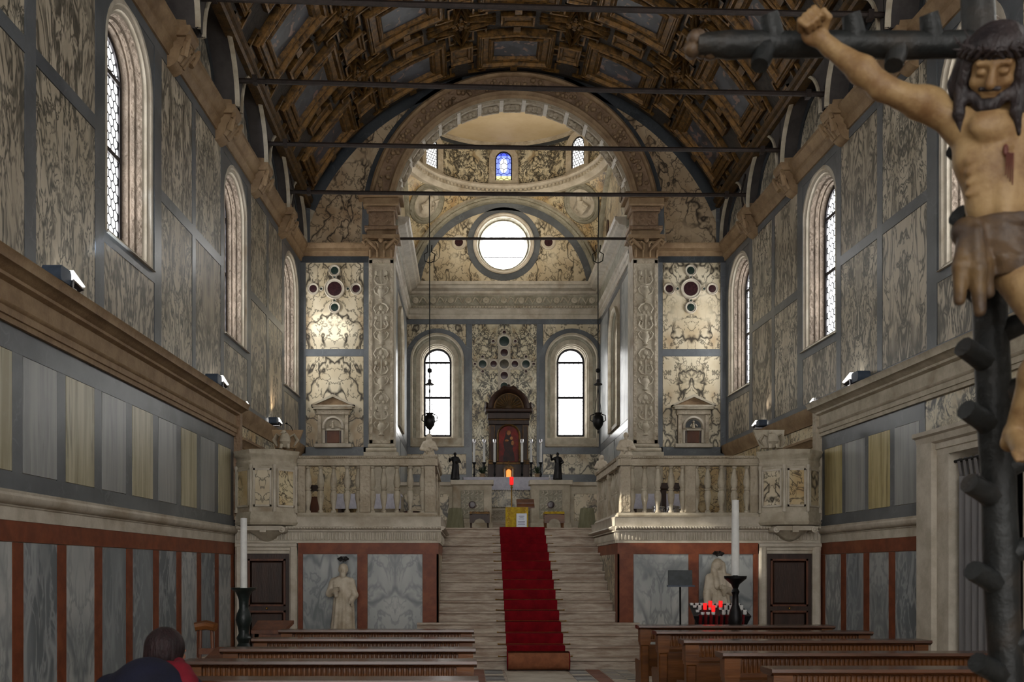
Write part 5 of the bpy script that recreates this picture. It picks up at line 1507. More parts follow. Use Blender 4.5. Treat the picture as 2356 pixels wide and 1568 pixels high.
for x, lb in ((-.62, 'left'), (.72, 'right')):
    p_ = thing('potted_plant', 'dark leafy plant on the %s of the altar table' % lb, 'plant', (x, 23.15, 3.736), 'altar plants')
    build(MB().lathe([(.05, 0), (.07, .1), (.075, .11), (.06, .11)], (x, 23.15, 3.736), 12), 'pot', MT['stone_brown'], p_)
    q = MB(); rnd = random.Random(int(x * 100))
    for i in range(34):
        a = rnd.uniform(0, 2 * PI); l = rnd.uniform(.08, .17); h = rnd.uniform(.05, .2)
        q.tube([(x, 23.15, 3.84), (x + l * .6 * math.cos(a), 23.15 + l * .6 * math.sin(a), 3.84 + h), (x + l * math.cos(a), 23.15 + l * math.sin(a), 3.84 + h * .8)], [.006, .022, .002], 5, flat=.3)
    build(q, 'leaves', MT['leaf'], p_)

# ------------------------------------------------------------------ choir furniture
SL = thing('sanctuary_lamp', 'slim brass stand holding a red glass lamp before the altar', 'lamp', (-.05, 20.0, FL))
build(MB().lathe([(.14, 0), (.14, .02), (.03, .06), (.014, .1), (.014, .9), (.03, .93), (.014, .96), (.04, .98)], (-.05, 20, FL), 12), 'stand', MT['brass'], SL)
build(MB().lathe([(.03, 0), (.042, .02), (.042, .17), (.038, .17), (.03, .03)], (-.05, 20, FL + .98), 12), 'lamp_glass', MT['redglass'], SL)
LE = thing('lectern', 'small reading desk draped in gold brocade with a paper notice', 'lectern', (0, 18.9, FL))
build(MB().box(-.2, .2, 18.85, 19.0, FL, 2.7), 'desk', MT['wood_dark'], LE)
q = MB(); q.grid([[(-.225 + .45 * i / 24, 18.80 - .006 * math.sin(i * 2.1) * k, 2.745 - .43 * k) for i in range(25)] for k in (0, .4, 1)]); q.grid([[(-.225, 18.8, 2.745), (.225, 18.8, 2.745)], [(-.225, 19.02, 2.76), (.225, 19.02, 2.76)]]); q.grid([[(-.225 + .45 * i / 24, 18.815, 2.745 - .43 * k) for i in range(25)] for k in (0, 1)])
build(q, 'gold_cloth', MT['gold_cloth'], LE)
q = MB()
for i in range(4):
    for d in (-1, 1): q.tube([(d * .17, 18.793, 2.4 + i * .09), (d * .14, 18.79, 2.43 + i * .09), (d * .17, 18.79, 2.46 + i * .09), (d * .19, 18.793, 2.44 + i * .09)], .008, 5)
build(q, 'brocade_scrolls', MT['brass'], LE)
pp_ = build(MB().box(-.01, .195, 18.775, 18.78, 2.335, 2.62), 'paper_notice', MT['paper'], LE)
q = MB()
for z, w_ in ((2.56, .055), (2.535, .04), (2.505, .05), (2.45, .07), (2.425, .065), (2.40, .07)): q.box(.09 - w_, .09 + w_, 18.773, 18.7755, z, z + .009)
build(q, 'printed_lines', MT['ink'], pp_)
RD = thing('reading_stand', 'dark red wooden book stand behind the gold draped desk', 'stand', (.2, 19.3, FL))
q = MB(); q.box(.03, .37, 19.28, 19.4, 2.84, 2.87); q.add([(.02, 19.2, 2.78), (.38, 19.2, 2.78), (.38, 19.42, 2.95), (.02, 19.42, 2.95), (.02, 19.2, 2.75), (.38, 19.2, 2.75), (.38, 19.42, 2.92), (.02, 19.42, 2.92)], [(0, 1, 2, 3), (7, 6, 5, 4), (0, 4, 5, 1), (1, 5, 6, 2), (2, 6, 7, 3), (3, 7, 4, 0)]); build(q, 'top', MT['wood_red'], RD)
q = MB(); q.box(.17, .23, 19.3, 19.36, FL, 2.85); q.box(.05, .35, 19.2, 19.46, FL, FL + .04); build(q, 'post', MT['wood_dark'], RD)
for s, mt, lb in ((-1, 'wood_dark', 'dark carved wooden stool with tufted gold seat left of the draped desk'), (1, 'wood', 'light brown carved wooden stool with tufted gold seat right of the draped desk')):
    xc = -.735 if s < 0 else .757
    S_ = thing('stool', lb, 'stool', (xc, 19.1, FL), 'choir stools')
    w_ = .2
    for dx in (-1, 1):
        for dy in (-1, 1): build(MB().lathe([(.018, 0), (.026, .03), (.014, .06), (.024, .16), (.016, .2), (.025, .3)], (xc + dx * w_ * .85, 19.1 + dy * .15, FL), 8), 'leg', MT[mt], S_)
    q = MB(); q.prism([(xc - w_, 2.6), (xc + w_, 2.6), (xc + w_, 2.44), (xc + .12, 2.44), (xc + .08, 2.5), (xc, 2.53), (xc - .08, 2.5), (xc - .12, 2.44), (xc - w_, 2.44)], 'y', 18.92, 18.95); q.box(xc - w_, xc + w_, 18.95, 19.27, 2.55, 2.62); build(q, 'carved_apron', MT[mt], S_)
    q = MB(); q.box(xc - w_, xc + w_, 18.92, 19.28, 2.62, 2.65)
    for i in range(9):
        for j in range(6): q.ball((xc - w_ + .025 + i * .044, 18.95 + j * .06, 2.655), (.024, .03, .018), 6, 4)
    build(q, 'tufted_seat', MT['gold_cloth' if s > 0 else 'gilt'], S_)
for s, x in ((-1, -1.22), (1, 1.42)):
    D_ = thing('draped_pedestal', 'round pedestal draped in sage green cloth by the %s balustrade end' % ('left' if s < 0 else 'right'), 'pedestal', (x, 19.0, FL), 'draped pedestals')
    build(MB().lathe([(.12, FL), (.12, 2.72)], (x, 19, 0), 16), 'drum', MT['wood_dark'], D_)
    q = MB(); q.grid([[(x + (r + .012 * math.sin(9 * 2 * PI * i / 60) * (1 if z < 2.6 else .3)) * math.cos(2 * PI * i / 60), 19 + (r + .012 * math.sin(9 * 2 * PI * i / 60)) * math.sin(2 * PI * i / 60), z) for i in range(61)] for r, z in ((.18, 2.33), (.155, 2.5), (.14, 2.7), (.13, 2.735), (.001, 2.74))]); build(q, 'cloth', MT['sage'], D_, sharp=70)
for s in (-1, 1):
    nm = 'left' if s < 0 else 'right'
    T_ = thing('side_table', 'side table under a white cloth behind the %s balustrade' % nm, 'table', (s * 2.97, 19.3, FL), 'choir side tables')
    for dx in (-1, 1):
        for dy in (-1, 1): build(MB().box(s * 2.97 + dx * .58 - .03, s * 2.97 + dx * .58 + .03, 19.3 + dy * .2 - .03, 19.3 + dy * .2 + .03, FL, 3.0), 'leg', MT['wood_dark'], T_)
    q = MB(); q.box(s * 2.97 - .66, s * 2.97 + .66, 19.02, 19.58, 3.0, 3.03)
    for yy in (19.015, 19.03): q.grid([[(s * 2.97 - .66 + 1.32 * i / 30, yy - .008 * math.sin(i * 1.9) * k, 3.03 - .3 * k) for i in range(31)] for k in (0, 1)])
    build(q, 'cloth', MT['linen'], T_)
K_ = thing('folded_chair', 'dark brown wooden folding chair leaning behind the left balustrade', 'chair', (-3.55, 16.1, FL))
for dx in (-.1, .1): build(MB().tube([(-3.55 + dx, 16.1, FL), (-3.57 + dx, 16.2, 2.95)], .018, 6), 'rail', MT['wood_dark'], K_)
q = MB(); q.add([(-3.66, 16.1, 2.36), (-3.43, 16.1, 2.36), (-3.45, 16.17, 2.75), (-3.66, 16.17, 2.75), (-3.66, 16.13, 2.36), (-3.43, 16.13, 2.36), (-3.45, 16.2, 2.75), (-3.66, 16.2, 2.75)], [(0, 1, 2, 3), (7, 6, 5, 4), (0, 4, 5, 1), (1, 5, 6, 2), (2, 6, 7, 3), (3, 7, 4, 0)]); build(q, 'seat', MT['wood_red'], K_)
build(MB().box(-3.67, -3.43, 16.18, 16.21, 2.85, 2.95), 'top_slat', MT['wood_dark'], K_)
B_ = thing('bowl', 'dark red round bowl on the choir ledge behind the left balustrade', 'bowl', (-1.9, 15.75, 2.31))
build(MB().lathe([(.05, 0), (.1, .05), (.13, .15), (.12, .15), (.09, .06), (.0005, .03)], (-1.9, 15.75, FL), 16), 'basin', MT['redcup'], B_); build(MB().lathe([(.128, .145), (.135, .15), (.135, .165), (.12, .165)], (-1.9, 15.75, FL), 16), 'rim', MT['wood_dark'], B_)
DK = thing('choir_desk', 'dark wooden desk with a wide top behind the right balustrade', 'desk', (2.9, 17.6, FL))
build(MB().bbox(2.55, 3.25, 17.4, 17.8, 2.98, 3.1, .015), 'top', MT['wood_dark'], DK)
for dx in (2.6, 3.12): build(MB().box(dx, dx + .08, 17.45, 17.75, FL, 2.98), 'leg', MT['wood_dark'], DK)
for x, lb in ((2.36, 'nearer the stairs'), (2.62, 'under the wooden desk')):
    U_ = thing('urn', 'pale metal urn behind the right balusters ' + lb, 'urn', (x, 16.6, FL), 'pale metal urns')
    build(MB().lathe([(.06, 0), (.1, .05), (.125, .15), (.12, .22), (.1, .27)], (x, 16.6, FL), 18), 'body', MT['silver'], U_); build(MB().lathe([(.1, .27), (.115, .28), (.11, .3), (.0005, .32)], (x, 16.6, FL), 18), 'lid', MT['silver'], U_)

# ------------------------------------------------------------------ hanging lamps
for s, x in ((-1, -1.82), (1, 1.915)):
    H_ = thing('hanging_lamp', 'dark vase shaped lamp on a long chain at the %s of the arch' % ('left' if s < 0 else 'right'), 'lamp', (x, 21.05, 4.6), 'hanging sanctuary lamps')
    q = MB(); q.tube([(x, 21.05, 4.98), (x, 21.05, 8.75)], .012, 5); q.ball((x, 21.05, 5.92), .055); build(q, 'chain', MT['blackiron'], H_)
    q = MB(); q.lathe([(.005, -.08), (.02, -.05), (.012, 0), (.05, .03), (.1, .1), (.125, .2), (.11, .3), (.07, .34), (.09, .38), (.08, .38)], (x, 21.05, 4.6), 16); va_ = build(q, 'vase', MT['bronze'], H_)
    for d in (-1, 1): build(MB().tube([(x + d * .08, 21.05, 4.95), (x + d * .16, 21.05, 4.93), (x + d * .17, 21.05, 4.82), (x + d * .11, 21.05, 4.78)], .012, 6), 'handle', MT['bronze'], va_)
    for d in (-1, 0, 1): build(MB().tube([(x + d * .08, 21.05 + .06 * (d == 0), 4.97), (x + d * .03, 21.05, 5.3), (x, 21.05, 5.62)], .005, 5), 'suspension', MT['blackiron'], H_)
    q = MB(); q.lathe([(.09, 5.6), (.095, 5.62), (.04, 5.66), (.035, 5.72), (.01, 5.74)], (x, 21.05, 0), 12); build(q, 'bell_cap', MT['bronze'], H_)
    q = MB()
    for d in (-1, 1): q.tube([(x, 21.05, 8.3), (x + d * .1, 21.05, 8.35), (x + d * .12, 21.05, 8.5), (x + d * .04, 21.05, 8.55), (x + d * .05, 21.05, 8.7)], .012, 5)
    q.tube([(x, 21.05, 8.7), (x, 20.97, 9.05), (x, 20.93, 9.5 + .25)], .012, 5)
    build(q, 'scroll_hook', MT['blackiron'], H_)

# ------------------------------------------------------------------ flood lamps on the ledges
AIM = {(1, 13.75): ((-3.95, 20.4, 6.72), 7000, (1, .97, .9), 3.2), (-1, 13.95): ((1.72, 15.3, 2.3), 4500, (1, .93, .8), 7),  # added beams standing in for sun patches on the panel and platform corner
       (-1, 17.6): ((-4.62, 18.6, 6.0), 26, (1, .72, .45), 60), (1, 17.9): ((4.62, 16.6, 6.0), 16, (1, .85, .7), 60), (-1, 9.05): ((-4.8, 13.3, 6.75), 260, (.7, .82, 1), 13)}  # warm pair is lamp glow; bluish beam is added for a reflected sheen
for s, Y, sc, lb in ((-1, 9.05, 1.0, 'nearest floodlight on the left ledge'), (-1, 13.95, 1.0, 'floodlight on the left ledge before the pulpit'), (-1, 15.5, .45, 'small lamp on the left ledge above the pulpit'), (-1, 17.6, .8, 'floodlight on the left ledge behind the pulpit eagle'),
                     (1, 13.75, 1.0, 'nearest floodlight on the right ledge'), (1, 15.25, .5, 'small white lamp on the right ledge beside the pulpit'), (1, 17.9, .8, 'floodlight on the right ledge behind the pulpit eagle')):
    big = sc > .7
    z0 = 4.166
    fn = lambda o, u, z: (s * (W(Y + u * sc) - .13 - o * sc), Y + u * sc, z0 + z * sc)
    L_ = thing('floodlight', 'slate grey ' + lb if big else lb, 'floodlight', fn(0, 0, 0), 'ledge floodlights')
    q = MB(fn); q.prism([(-.22, .07), (-.2, .04), (-.02, .04), (0, .07), (0, .15), (-.02, .18), (-.2, .18), (-.22, .15)], 'x', -.09, .09); build(q, 'housing', MT['lampgrey' if big else 'silver'], L_)
    q = MB(fn); q.add([(-.1, 0, .1), (.1, 0, .1), (.12, .22, .07), (-.12, .22, .07), (-.1, 0, .04), (.1, 0, .04), (.05, .14, 0), (-.05, .14, 0)], [(0, 1, 2, 3), (4, 5, 6, 7), (0, 1, 5, 4), (1, 2, 6, 5), (2, 3, 7, 6), (3, 0, 4, 7)]); build(q, 'reflector', MT['frame'], L_)
    q = MB(fn); q.add([(-.1, .02, .17), (.1, .02, .17), (.13, .2, .09), (-.13, .2, .09), (-.1, .02, .2), (.1, .02, .2), (.13, .21, .1), (-.13, .21, .1)], [(0, 1, 2, 3), (4, 5, 6, 7), (0, 1, 5, 4), (1, 2, 6, 5), (2, 3, 7, 6), (3, 0, 4, 7)]); build(q, 'lit_glass', MT['lampface'], L_)
    q = MB(fn)
    for o in (-.11, .11): q.tube([(o, -.02, .0), (o, 0, .1), (o, .2, .075)], .01, 6)
    q.box(-.13, .13, -.05, .03, 0, .015); build(q, 'bracket', MT['silver'], L_)
    if (s, Y) in AIM:
        tgt, en, col, ang = AIM[(s, Y)]
        ld = bpy.data.lights.new('sunpatch_and_lamp_beam', 'SPOT'); ld.energy = en; ld.color = col; ld.spot_size = math.radians(ang); ld.spot_blend = .45; ld.shadow_soft_size = .03
        lo_ = bpy.data.objects.new('sunpatch_and_lamp_beam', ld); COL.objects.link(lo_); lo_.parent = L_
        p0 = Vector(fn(.0, .12, .24)); lo_.location = p0 - WO[L_.name]
        lo_.rotation_euler = (Vector(tgt) - p0).to_track_quat('-Z', 'Y').to_euler()

# ------------------------------------------------------------------ pews
def make_pew(L):
    """seen from behind: top rail, fluted apron, turned end posts; seat on the far side"""
    p = thing('pew', '', 'pew', (0, 0, 0))
    q = MB(); q.prism([(-.12, .845), (-.14, .86), (-.135, .88), (.1, .88), (.11, .86), (.09, .84), (-.1, .835)], 'x', -L / 2 - .03, L / 2 + .03); build(q, 'top_rail', MT['wood_top'], p)
    q = MB(); q.box(-L / 2 + .02, L / 2 - .02, -.07, -.03, .72, .84); q.box(-L / 2, L / 2, -.09, -.02, .695, .72); ap = build(q, 'apron', MT['wood'], p)
    q = MB(); n = int(L / .036)
    for i in range(n): q.lathe([(.008, 0), (.013, .012), (.013, .09), (.008, .105)], (-L / 2 + .05 + i * (L - .1) / n, -.07, .726), 6)
    build(q, 'fluting', MT['wood'], ap)
    for d in (-1, 1):
        x = d * (L / 2 - .05)
        q = MB(); q.box(x - .055, x + .055, -.1, .02, .66, .72); q.bbox(x - .045, x + .045, -.09, .01, .12, .66, .012); q.box(x - .06, x + .06, -.11, .03, 0, .12); q.box(x - .06, x + .06, -.105, .025, .69, .84); build(q, 'end_post', MT['wood'], p)
        q = MB(); q.prism([(.02, .0), (.42, .0), (.42, .08), (.38, .3), (.43, .44), (.4, .47), (.02, .47)], 'x', x - .025, x + .025); build(q, 'seat_end', MT['wood'], p)
    build(MB().box(-L / 2 + .06, L / 2 - .06, .0, .025, .3, .66), 'back_board', MT['wood'], p)
    build(MB().box(-L / 2 + .06, L / 2 - .06, .02, .42, .43, .465), 'seat', MT['wood'], p)
    q = MB(); q.box(-L / 2 + .1, L / 2 - .1, -.36, -.16, .14, .18); build(q, 'kneeler', MT['wood_top'], p)
    q = MB(); q.box(-L / 2 + .1, L / 2 - .1, -.34, -.3, 0, .14); q.box(-L / 2 + .1, -L / 2 + .14, -.34, -.08, .06, .14); q.box(L / 2 - .14, L / 2 - .1, -.34, -.08, .06, .14); build(q, 'kneeler_base', MT['wood'], p)
    return p


ORD = ['first', 'second', 'third', 'fourth', 'fifth']
for s, L, xc, ys in ((-1, 1.97, -1.915, (9.98, 8.75, 7.65, 6.62, 5.5)), (1, 2.14, 2.05, (10.76, 9.76, 8.54, 7.25, 6.1))):
    p0 = make_pew(L)
    for i, y in enumerate(ys):
        p = p0 if i == 0 else copy_tree(p0)
        place(p, (xc, y, 0), 0, 'brown wooden pew with fluted back, %s from the stairs in the %s row' % (ORD[i], 'left' if s < 0 else 'right'), 'pews left of the aisle' if s < 0 else 'pews right of the aisle')

# ------------------------------------------------------------------ paschal candles
V_ = thing('candle_stand', 'dark green turned floor candlestick with tall white candle by the left door', 'candlestick', (-3.68, 11.5, 0), 'floor candlesticks')
PR = [(.16, 0), (.17, .05), (.1, .1), (.08, .2), (.12, .28), (.07, .34), (.11, .42), (.065, .48), (.1, .55), (.065, .62), (.09, .68), (.06, .74), (.075, .82), (.1, .9), (.08, .98), (.055, 1.04), (.06, 1.14), (.08, 1.2), (.1, 1.24), (.15, 1.27), (.155, 1.29), (.03, 1.28)]
build(MB().lathe(PR, (-3.68, 11.5, 0), 20), 'stand', MT['green_turned'], V_)
build(MB().lathe([(.042, 1.28), (.04, 2.13), (.0005, 2.135)], (-3.68, 11.5, 0), 16), 'candle', MT['candle'], V_)
V_ = thing('candle_stand', 'slender bronze floor candlestick with tall white candle behind the votive rack', 'candlestick', (2.276, 11.5, 0), 'floor candlesticks')
PR = [(.18, 0), (.19, .04), (.08, .1), (.05, .2), (.03, .5), (.05, .62), (.035, .7), (.06, .8), (.085, .9), (.07, 1.0), (.04, 1.08), (.035, 1.2), (.05, 1.24), (.03, 1.28), (.05, 1.33), (.13, 1.4), (.135, 1.43), (.03, 1.42), (.02, 1.5)]
build(MB().lathe(PR, (2.276, 11.5, 0), 20), 'stand', MT['bronze'], V_)
build(MB().lathe([(.05, 1.44), (.042, 2.35), (.0005, 2.355)], (2.276, 11.5, 0), 16), 'candle', MT['candle'], V_)
VR = thing('votive_rack', 'black metal rack holding rows of red votive candle cups', 'candle rack', (2.2, 12.0, 0))
q = MB(); t_ = lambda u, v, h: (2.2 + u, 12.0 + v, 1.0 + v * .35 + h)
q.add([t_(-.36, -.2, 0), t_(.36, -.2, 0), t_(.33, .2, 0), t_(-.33, .2, 0), t_(-.3, -.16, -.16), t_(.3, -.16, -.16), t_(.27, .18, -.16), t_(-.27, .18, -.16)], [(0, 1, 2, 3), (7, 6, 5, 4), (0, 4, 5, 1), (1, 5, 6, 2), (2, 6, 7, 3), (3, 7, 4, 0)]); build(q, 'tray', MT['blackiron'], VR)
for a, b in ((-.3, -.15), (.3, -.15), (-.27, .17), (.27, .17)): build(MB().tube([(2.2 + a, 12 + b, 0), (2.2 + a * .9, 12 + b, .85)], .015, 6), 'leg', MT['blackiron'], VR)
RN = ['front', 'second', 'middle', 'fourth', 'back']; CN = ['first', 'second', 'third', 'fourth', 'fifth', 'sixth', 'seventh', 'eighth', 'ninth', 'tenth']
lit = {(3, 3): 1, (3, 5): 1, (2, 2): 1, (1, 3): 1}
for r in range(5):
    for c in range(10):
        if rnd.random() < .12 and (r, c) not in lit: continue
        u, v = -.3 + c * .066 + (r % 2) * .02, -.15 + r * .075
        p = t_(u, v, 0)
        k = (r, c) in lit
        v_ = build(MB().lathe([(.02, 0), (.024, .018), (.025, .03 if not k else .085), (.021, .03 if not k else .085), (.0005, .022 if not k else .05)], p, 8), 'votive_cup', MT['redglass' if k else 'candle'], None, label='%s votive cup on the black rack, %s row, %s from the left' % ('lit red' if k else 'unlit', RN[r], CN[c]), cat='votive candle', group='lit votive cups' if k else 'unlit votive cups')
for i in range(9):
    build(MB().lathe([(.02, 0), (.028, .13), (.02, .14)], (1.93 + i * .066, 11.82, .81), 8), 'hanging_cup', MT['redcup'], VR)
MU = thing('music_stand', 'thin black music stand with a dark desk before the right marble panels', 'music stand', (1.93, 13.0, 0))
q = MB(); q.tube([(1.95, 13, .05), (1.94, 13, 1.27)], .013, 8); build(q, 'pole', MT['blackiron'], MU)
for k in range(3): build(MB().tube([(1.95, 13, .12), (1.95 + .25 * math.cos(k * 2.1), 13 + .25 * math.sin(k * 2.1), .01)], .01, 6), 'foot', MT['blackiron'], MU)
q = MB(); q.add([(1.77, 12.96, 1.29), (2.1, 12.96, 1.29), (2.12, 13.06, 1.5), (1.79, 13.06, 1.5), (1.77, 12.98, 1.285), (2.1, 12.98, 1.285), (2.12, 13.08, 1.495), (1.79, 13.08, 1.495)], [(0, 1, 2, 3), (7, 6, 5, 4), (0, 4, 5, 1), (1, 5, 6, 2), (2, 6, 7, 3), (3, 7, 4, 0)]); build(q, 'desk', stone('smoky_music_desk', (74, 78, 80), (60, 64, 66), 10, .5), MU)
build(MB().box(1.75, 2.12, 12.9, 12.97, 1.275, 1.295), 'ledge', MT['lampgrey'], MU)

# ------------------------------------------------------------------ chairs and kneelers by the left wall
PD = thing('kneeler_desk', 'reddish wooden kneeling desk with sloping top beside the left door', 'kneeler', (-3.2, 10.9, 0))
q = MB(); q.add([(-3.42, 10.75, .82), (-3.05, 10.75, .82), (-2.98, 11.0, .92), (-3.4, 11.0, .92), (-3.42, 10.75, .78), (-3.05, 10.75, .78), (-2.98, 11.0, .88), (-3.4, 11.0, .88)], [(0, 1, 2, 3), (7, 6, 5, 4), (0, 4, 5, 1), (1, 5, 6, 2), (2, 6, 7, 3), (3, 7, 4, 0)]); build(q, 'sloping_top', MT['wood_red'], PD)
build(MB().box(-3.4, -3.05, 10.78, 10.82, .62, .8), 'front_board', MT['wood_red'], PD)
for x in (-3.39, -3.09): build(MB().box(x, x + .05, 10.78, 10.96, 0, .82), 'side', MT['wood_red'], PD)
build(MB().box(-3.4, -3.04, 10.45, 10.8, .18, .22), 'kneeling_board', MT['wood_red'], PD)
CHR = thing('ladder_chair', 'old wooden chair with a broad top rail against the left marble wall', 'chair', (-3.66, 9.3, 0))
for dx in (-.07, .07):
    build(MB().tube([(-3.58 + dx, 9.5, 0), (-3.58 + dx, 9.5, .46), (-3.6 + dx * .8, 9.56, .92)], .017, 8), 'back_post', MT['wood_red'], CHR)
    build(MB().tube([(-3.58 + dx * 1.6, 9.15, 0), (-3.58 + dx * 1.6, 9.15, .45)], .018, 8), 'front_leg', MT['wood_red'], CHR)
q = MB(); q.tube([(-3.71, 9.54, .93), (-3.6, 9.57, .95), (-3.5, 9.54, .93)], [.045, .05, .045], 8); build(q, 'top_rail', MT['wood'], CHR)
build(MB().box(-3.73, -3.45, 9.1, 9.52, .44, .47), 'seat', MT['wood_red'], CHR)
build(MB().box(-3.66, -3.5, 9.5, 9.53, .66, .72), 'back_slat', MT['wood_red'], CHR)
KN = thing('small_kneeler', 'low reddish wooden kneeler between the old chair and the pews', 'kneeler', (-3.2, 9.0, 0))
q = MB(); q.add([(-3.42, 8.85, .68), (-3.02, 8.85, .68), (-3.05, 9.2, .76), (-3.4, 9.2, .76), (-3.42, 8.85, .64), (-3.02, 8.85, .64), (-3.05, 9.2, .72), (-3.4, 9.2, .72)], [(0, 1, 2, 3), (7, 6, 5, 4), (0, 4, 5, 1), (1, 5, 6, 2), (2, 6, 7, 3), (3, 7, 4, 0)]); build(q, 'top', MT['wood_red'], KN)
for x in (-3.4, -3.08): build(MB().box(x, x + .04, 8.9, 9.15, 0, .66), 'side', MT['wood_red'], KN)
build(MB().box(-3.4, -3.04, 8.6, 8.9, .15, .19), 'kneeling_board', MT['wood_red'], KN)

# =================================================================== FIGURES
class Sdf:
    """smooth union of simple solids, turned into one continuous surface"""
    def __init__(s): s.p = []

    def cap(s, a, b, ra, rb=None, k=.02, op='u'):
        rb = ra if rb is None else rb
        a, b = np.array(a, float), np.array(b, float); r = max(ra, rb)
        ab = b - a; L = max(ab @ ab, 1e-9)
        def f(X, Y, Z):
            px, py, pz = X - a[0], Y - a[1], Z - a[2]
            t = np.clip((px * ab[0] + py * ab[1] + pz * ab[2]) / L, 0, 1)
            return np.sqrt((px - t * ab[0]) ** 2 + (py - t * ab[1]) ** 2 + (pz - t * ab[2]) ** 2) - (ra + (rb - ra) * t)
        s.p.append((f, np.minimum(a, b) - r, np.maximum(a, b) + r, k, op)); return s

    def ell(s, c, r, k=.02, op='u', rot=None):
        c = np.array(c, float); r = np.array(r, float)
        M = np.array(rot) if rot is not None else None
        def f(X, Y, Z):
            x, y, z = X - c[0], Y - c[1], Z - c[2]
            if M is not None:
                x, y, z = (M[0][0] * x + M[1][0] * y + M[2][0] * z, M[0][1] * x + M[1][1] * y + M[2][1] * z, M[0][2] * x + M[1][2] * y + M[2][2] * z)
            k0 = np.sqrt((x / r[0]) ** 2 + (y / r[1]) ** 2 + (z / r[2]) ** 2)
            k1 = np.sqrt((x / r[0] ** 2) ** 2 + (y / r[1] ** 2) ** 2 + (z / r[2] ** 2) ** 2) + 1e-6
            return k0 * (k0 - 1) / k1
        R = r if M is None else np.full(3, r.max())
        s.p.append((f, c - R, c + R, k, op)); return s

    def robe(s, c, levels, folds=9, amp=.05, ph=0, k=.02, twist=0):
        """upright cloth: levels of (z, rx, ry, dx, dy)"""
        lv = np.array(levels, float); z0, z1 = lv[0, 0], lv[-1, 0]; R = lv[:, 1:3].max() + np.abs(lv[:, 3:]).max() + .02
        def f(X, Y, Z):
            zz = Z - c[2]
            g = lambda i: np.interp(zz, lv[:, 0], lv[:, i])
            x = X - c[0] - g(3); y = Y - c[1] - g(4); rx, ry = g(1), g(2)
            th = np.arctan2(y / ry, x / rx); low = np.clip(1 - (zz - z0) / (z1 - z0), 0, 1)
            m_ = 1 + amp * (.35 + low) * (np.sin(folds * th + ph + twist * zz) + .5 * np.sin(folds * 1.7 * th + 2 * ph))
            d = (np.sqrt((x / rx) ** 2 + (y / ry) ** 2) - m_) * np.minimum(rx, ry)
            return np.maximum(d, np.maximum(z0 - zz, zz - z1))
        s.p.append((f, np.array([c[0] - R, c[1] - R, c[2] + z0]), np.array([c[0] + R, c[1] + R, c[2] + z1]), k, 'u')); return s

    def mesh(s, name, h, mat, parent=None, origin=None, **t):
        add = [p for p in s.p if p[4] == 'u']
        lo = np.min([p[1] for p in add], 0) - 3 * h - .01; hi = np.max([p[2] for p in add], 0) + 3 * h + .01
        n = np.ceil((hi - lo) / h).astype(int) + 1
        ax = [(lo[i] + h * np.arange(n[i])).astype(np.float32) for i in range(3)]
        d = np.full(n, .2, np.float32)
        for f, a, b, k, op in s.p:
            pad = k + 3 * h + .01
            sl = tuple(slice(max(0, int((a[i] - pad - lo[i]) / h)), min(n[i], int((b[i] + pad - lo[i]) / h) + 2)) for i in range(3))
            v = f(ax[0][sl[0]][:, None, None], ax[1][sl[1]][None, :, None], ax[2][sl[2]][None, None, :])
            o = d[sl]
            if op == 'u':
                q = np.clip(.5 + .5 * (o - v) / k, 0, 1); d[sl] = o * (1 - q) + v * q - k * q * (1 - q)
            else:
                q = np.clip(.5 - .5 * (o + v) / k, 0, 1); d[sl] = o * (1 - q) - v * q + k * q * (1 - q)
        S = d < 0
        c8 = [(i, j, l) for i in (0, 1) for j in (0, 1) for l in (0, 1)]
        cut = lambda A, o: A[o[0]:n[0] - 1 + o[0], o[1]:n[1] - 1 + o[1], o[2]:n[2] - 1 + o[2]]
        cnt = sum(cut(S, o).astype(np.uint8) for o in c8)
        mix = (cnt > 0) & (cnt < 8)
        I = np.argwhere(mix); idx = np.full(mix.shape, -1, np.int64); idx[mix] = np.arange(len(I))
        P = np.zeros((len(I), 3)); N = np.zeros(len(I))
        for a in c8:
            for q in range(3):
                if a[q]: continue
                b = list(a); b[q] = 1
                va = d[I[:, 0] + a[0], I[:, 1] + a[1], I[:, 2] + a[2]]; vb = d[I[:, 0] + b[0], I[:, 1] + b[1], I[:, 2] + b[2]]
                x = (va < 0) != (vb < 0); t_ = np.where(x, va / np.where(x, va - vb, 1), 0)
                e = np.array(a, float)[None, :].repeat(len(I), 0); e[:, q] += t_
                P[x] += e[x]; N[x] += 1
        V = lo + h * (I + P / N[:, None])
        F = []
        for q in range(3):
            r, w = [(1, 2), (2, 0), (0, 1)][q]
            A = np.take(S, range(n[q] - 1), q); B = np.take(S, range(1, n[q]), q)
            E = np.argwhere(A != B); E = E[(E[:, r] > 0) & (E[:, w] > 0) & (E[:, r] < n[r] - 1) & (E[:, w] < n[w] - 1)]
            fl = S[E[:, 0], E[:, 1], E[:, 2]]
            def cell(dr, dw):
                G = E.copy(); G[:, r] -= dr; G[:, w] -= dw; return idx[G[:, 0], G[:, 1], G[:, 2]]
            Q = np.stack([cell(1, 1), cell(0, 1), cell(0, 0), cell(1, 0)], 1)
            Q[~fl] = Q[~fl][:, ::-1]
            F.append(Q)
        F = np.concatenate(F); F = F[(F >= 0).all(1)]
        if origin is None:
            origin = (V.min(0) + V.max(0)) / 2
            if parent is None: origin[2] = V[:, 2].min()
        me = bpy.data.meshes.new(name)
        me.from_pydata((V - np.array(origin)).tolist(), [], F.tolist())
        me.polygons.foreach_set('use_smooth', [True] * len(me.polygons))
        return mesh_obj(name, me, mat, parent, origin, **t)


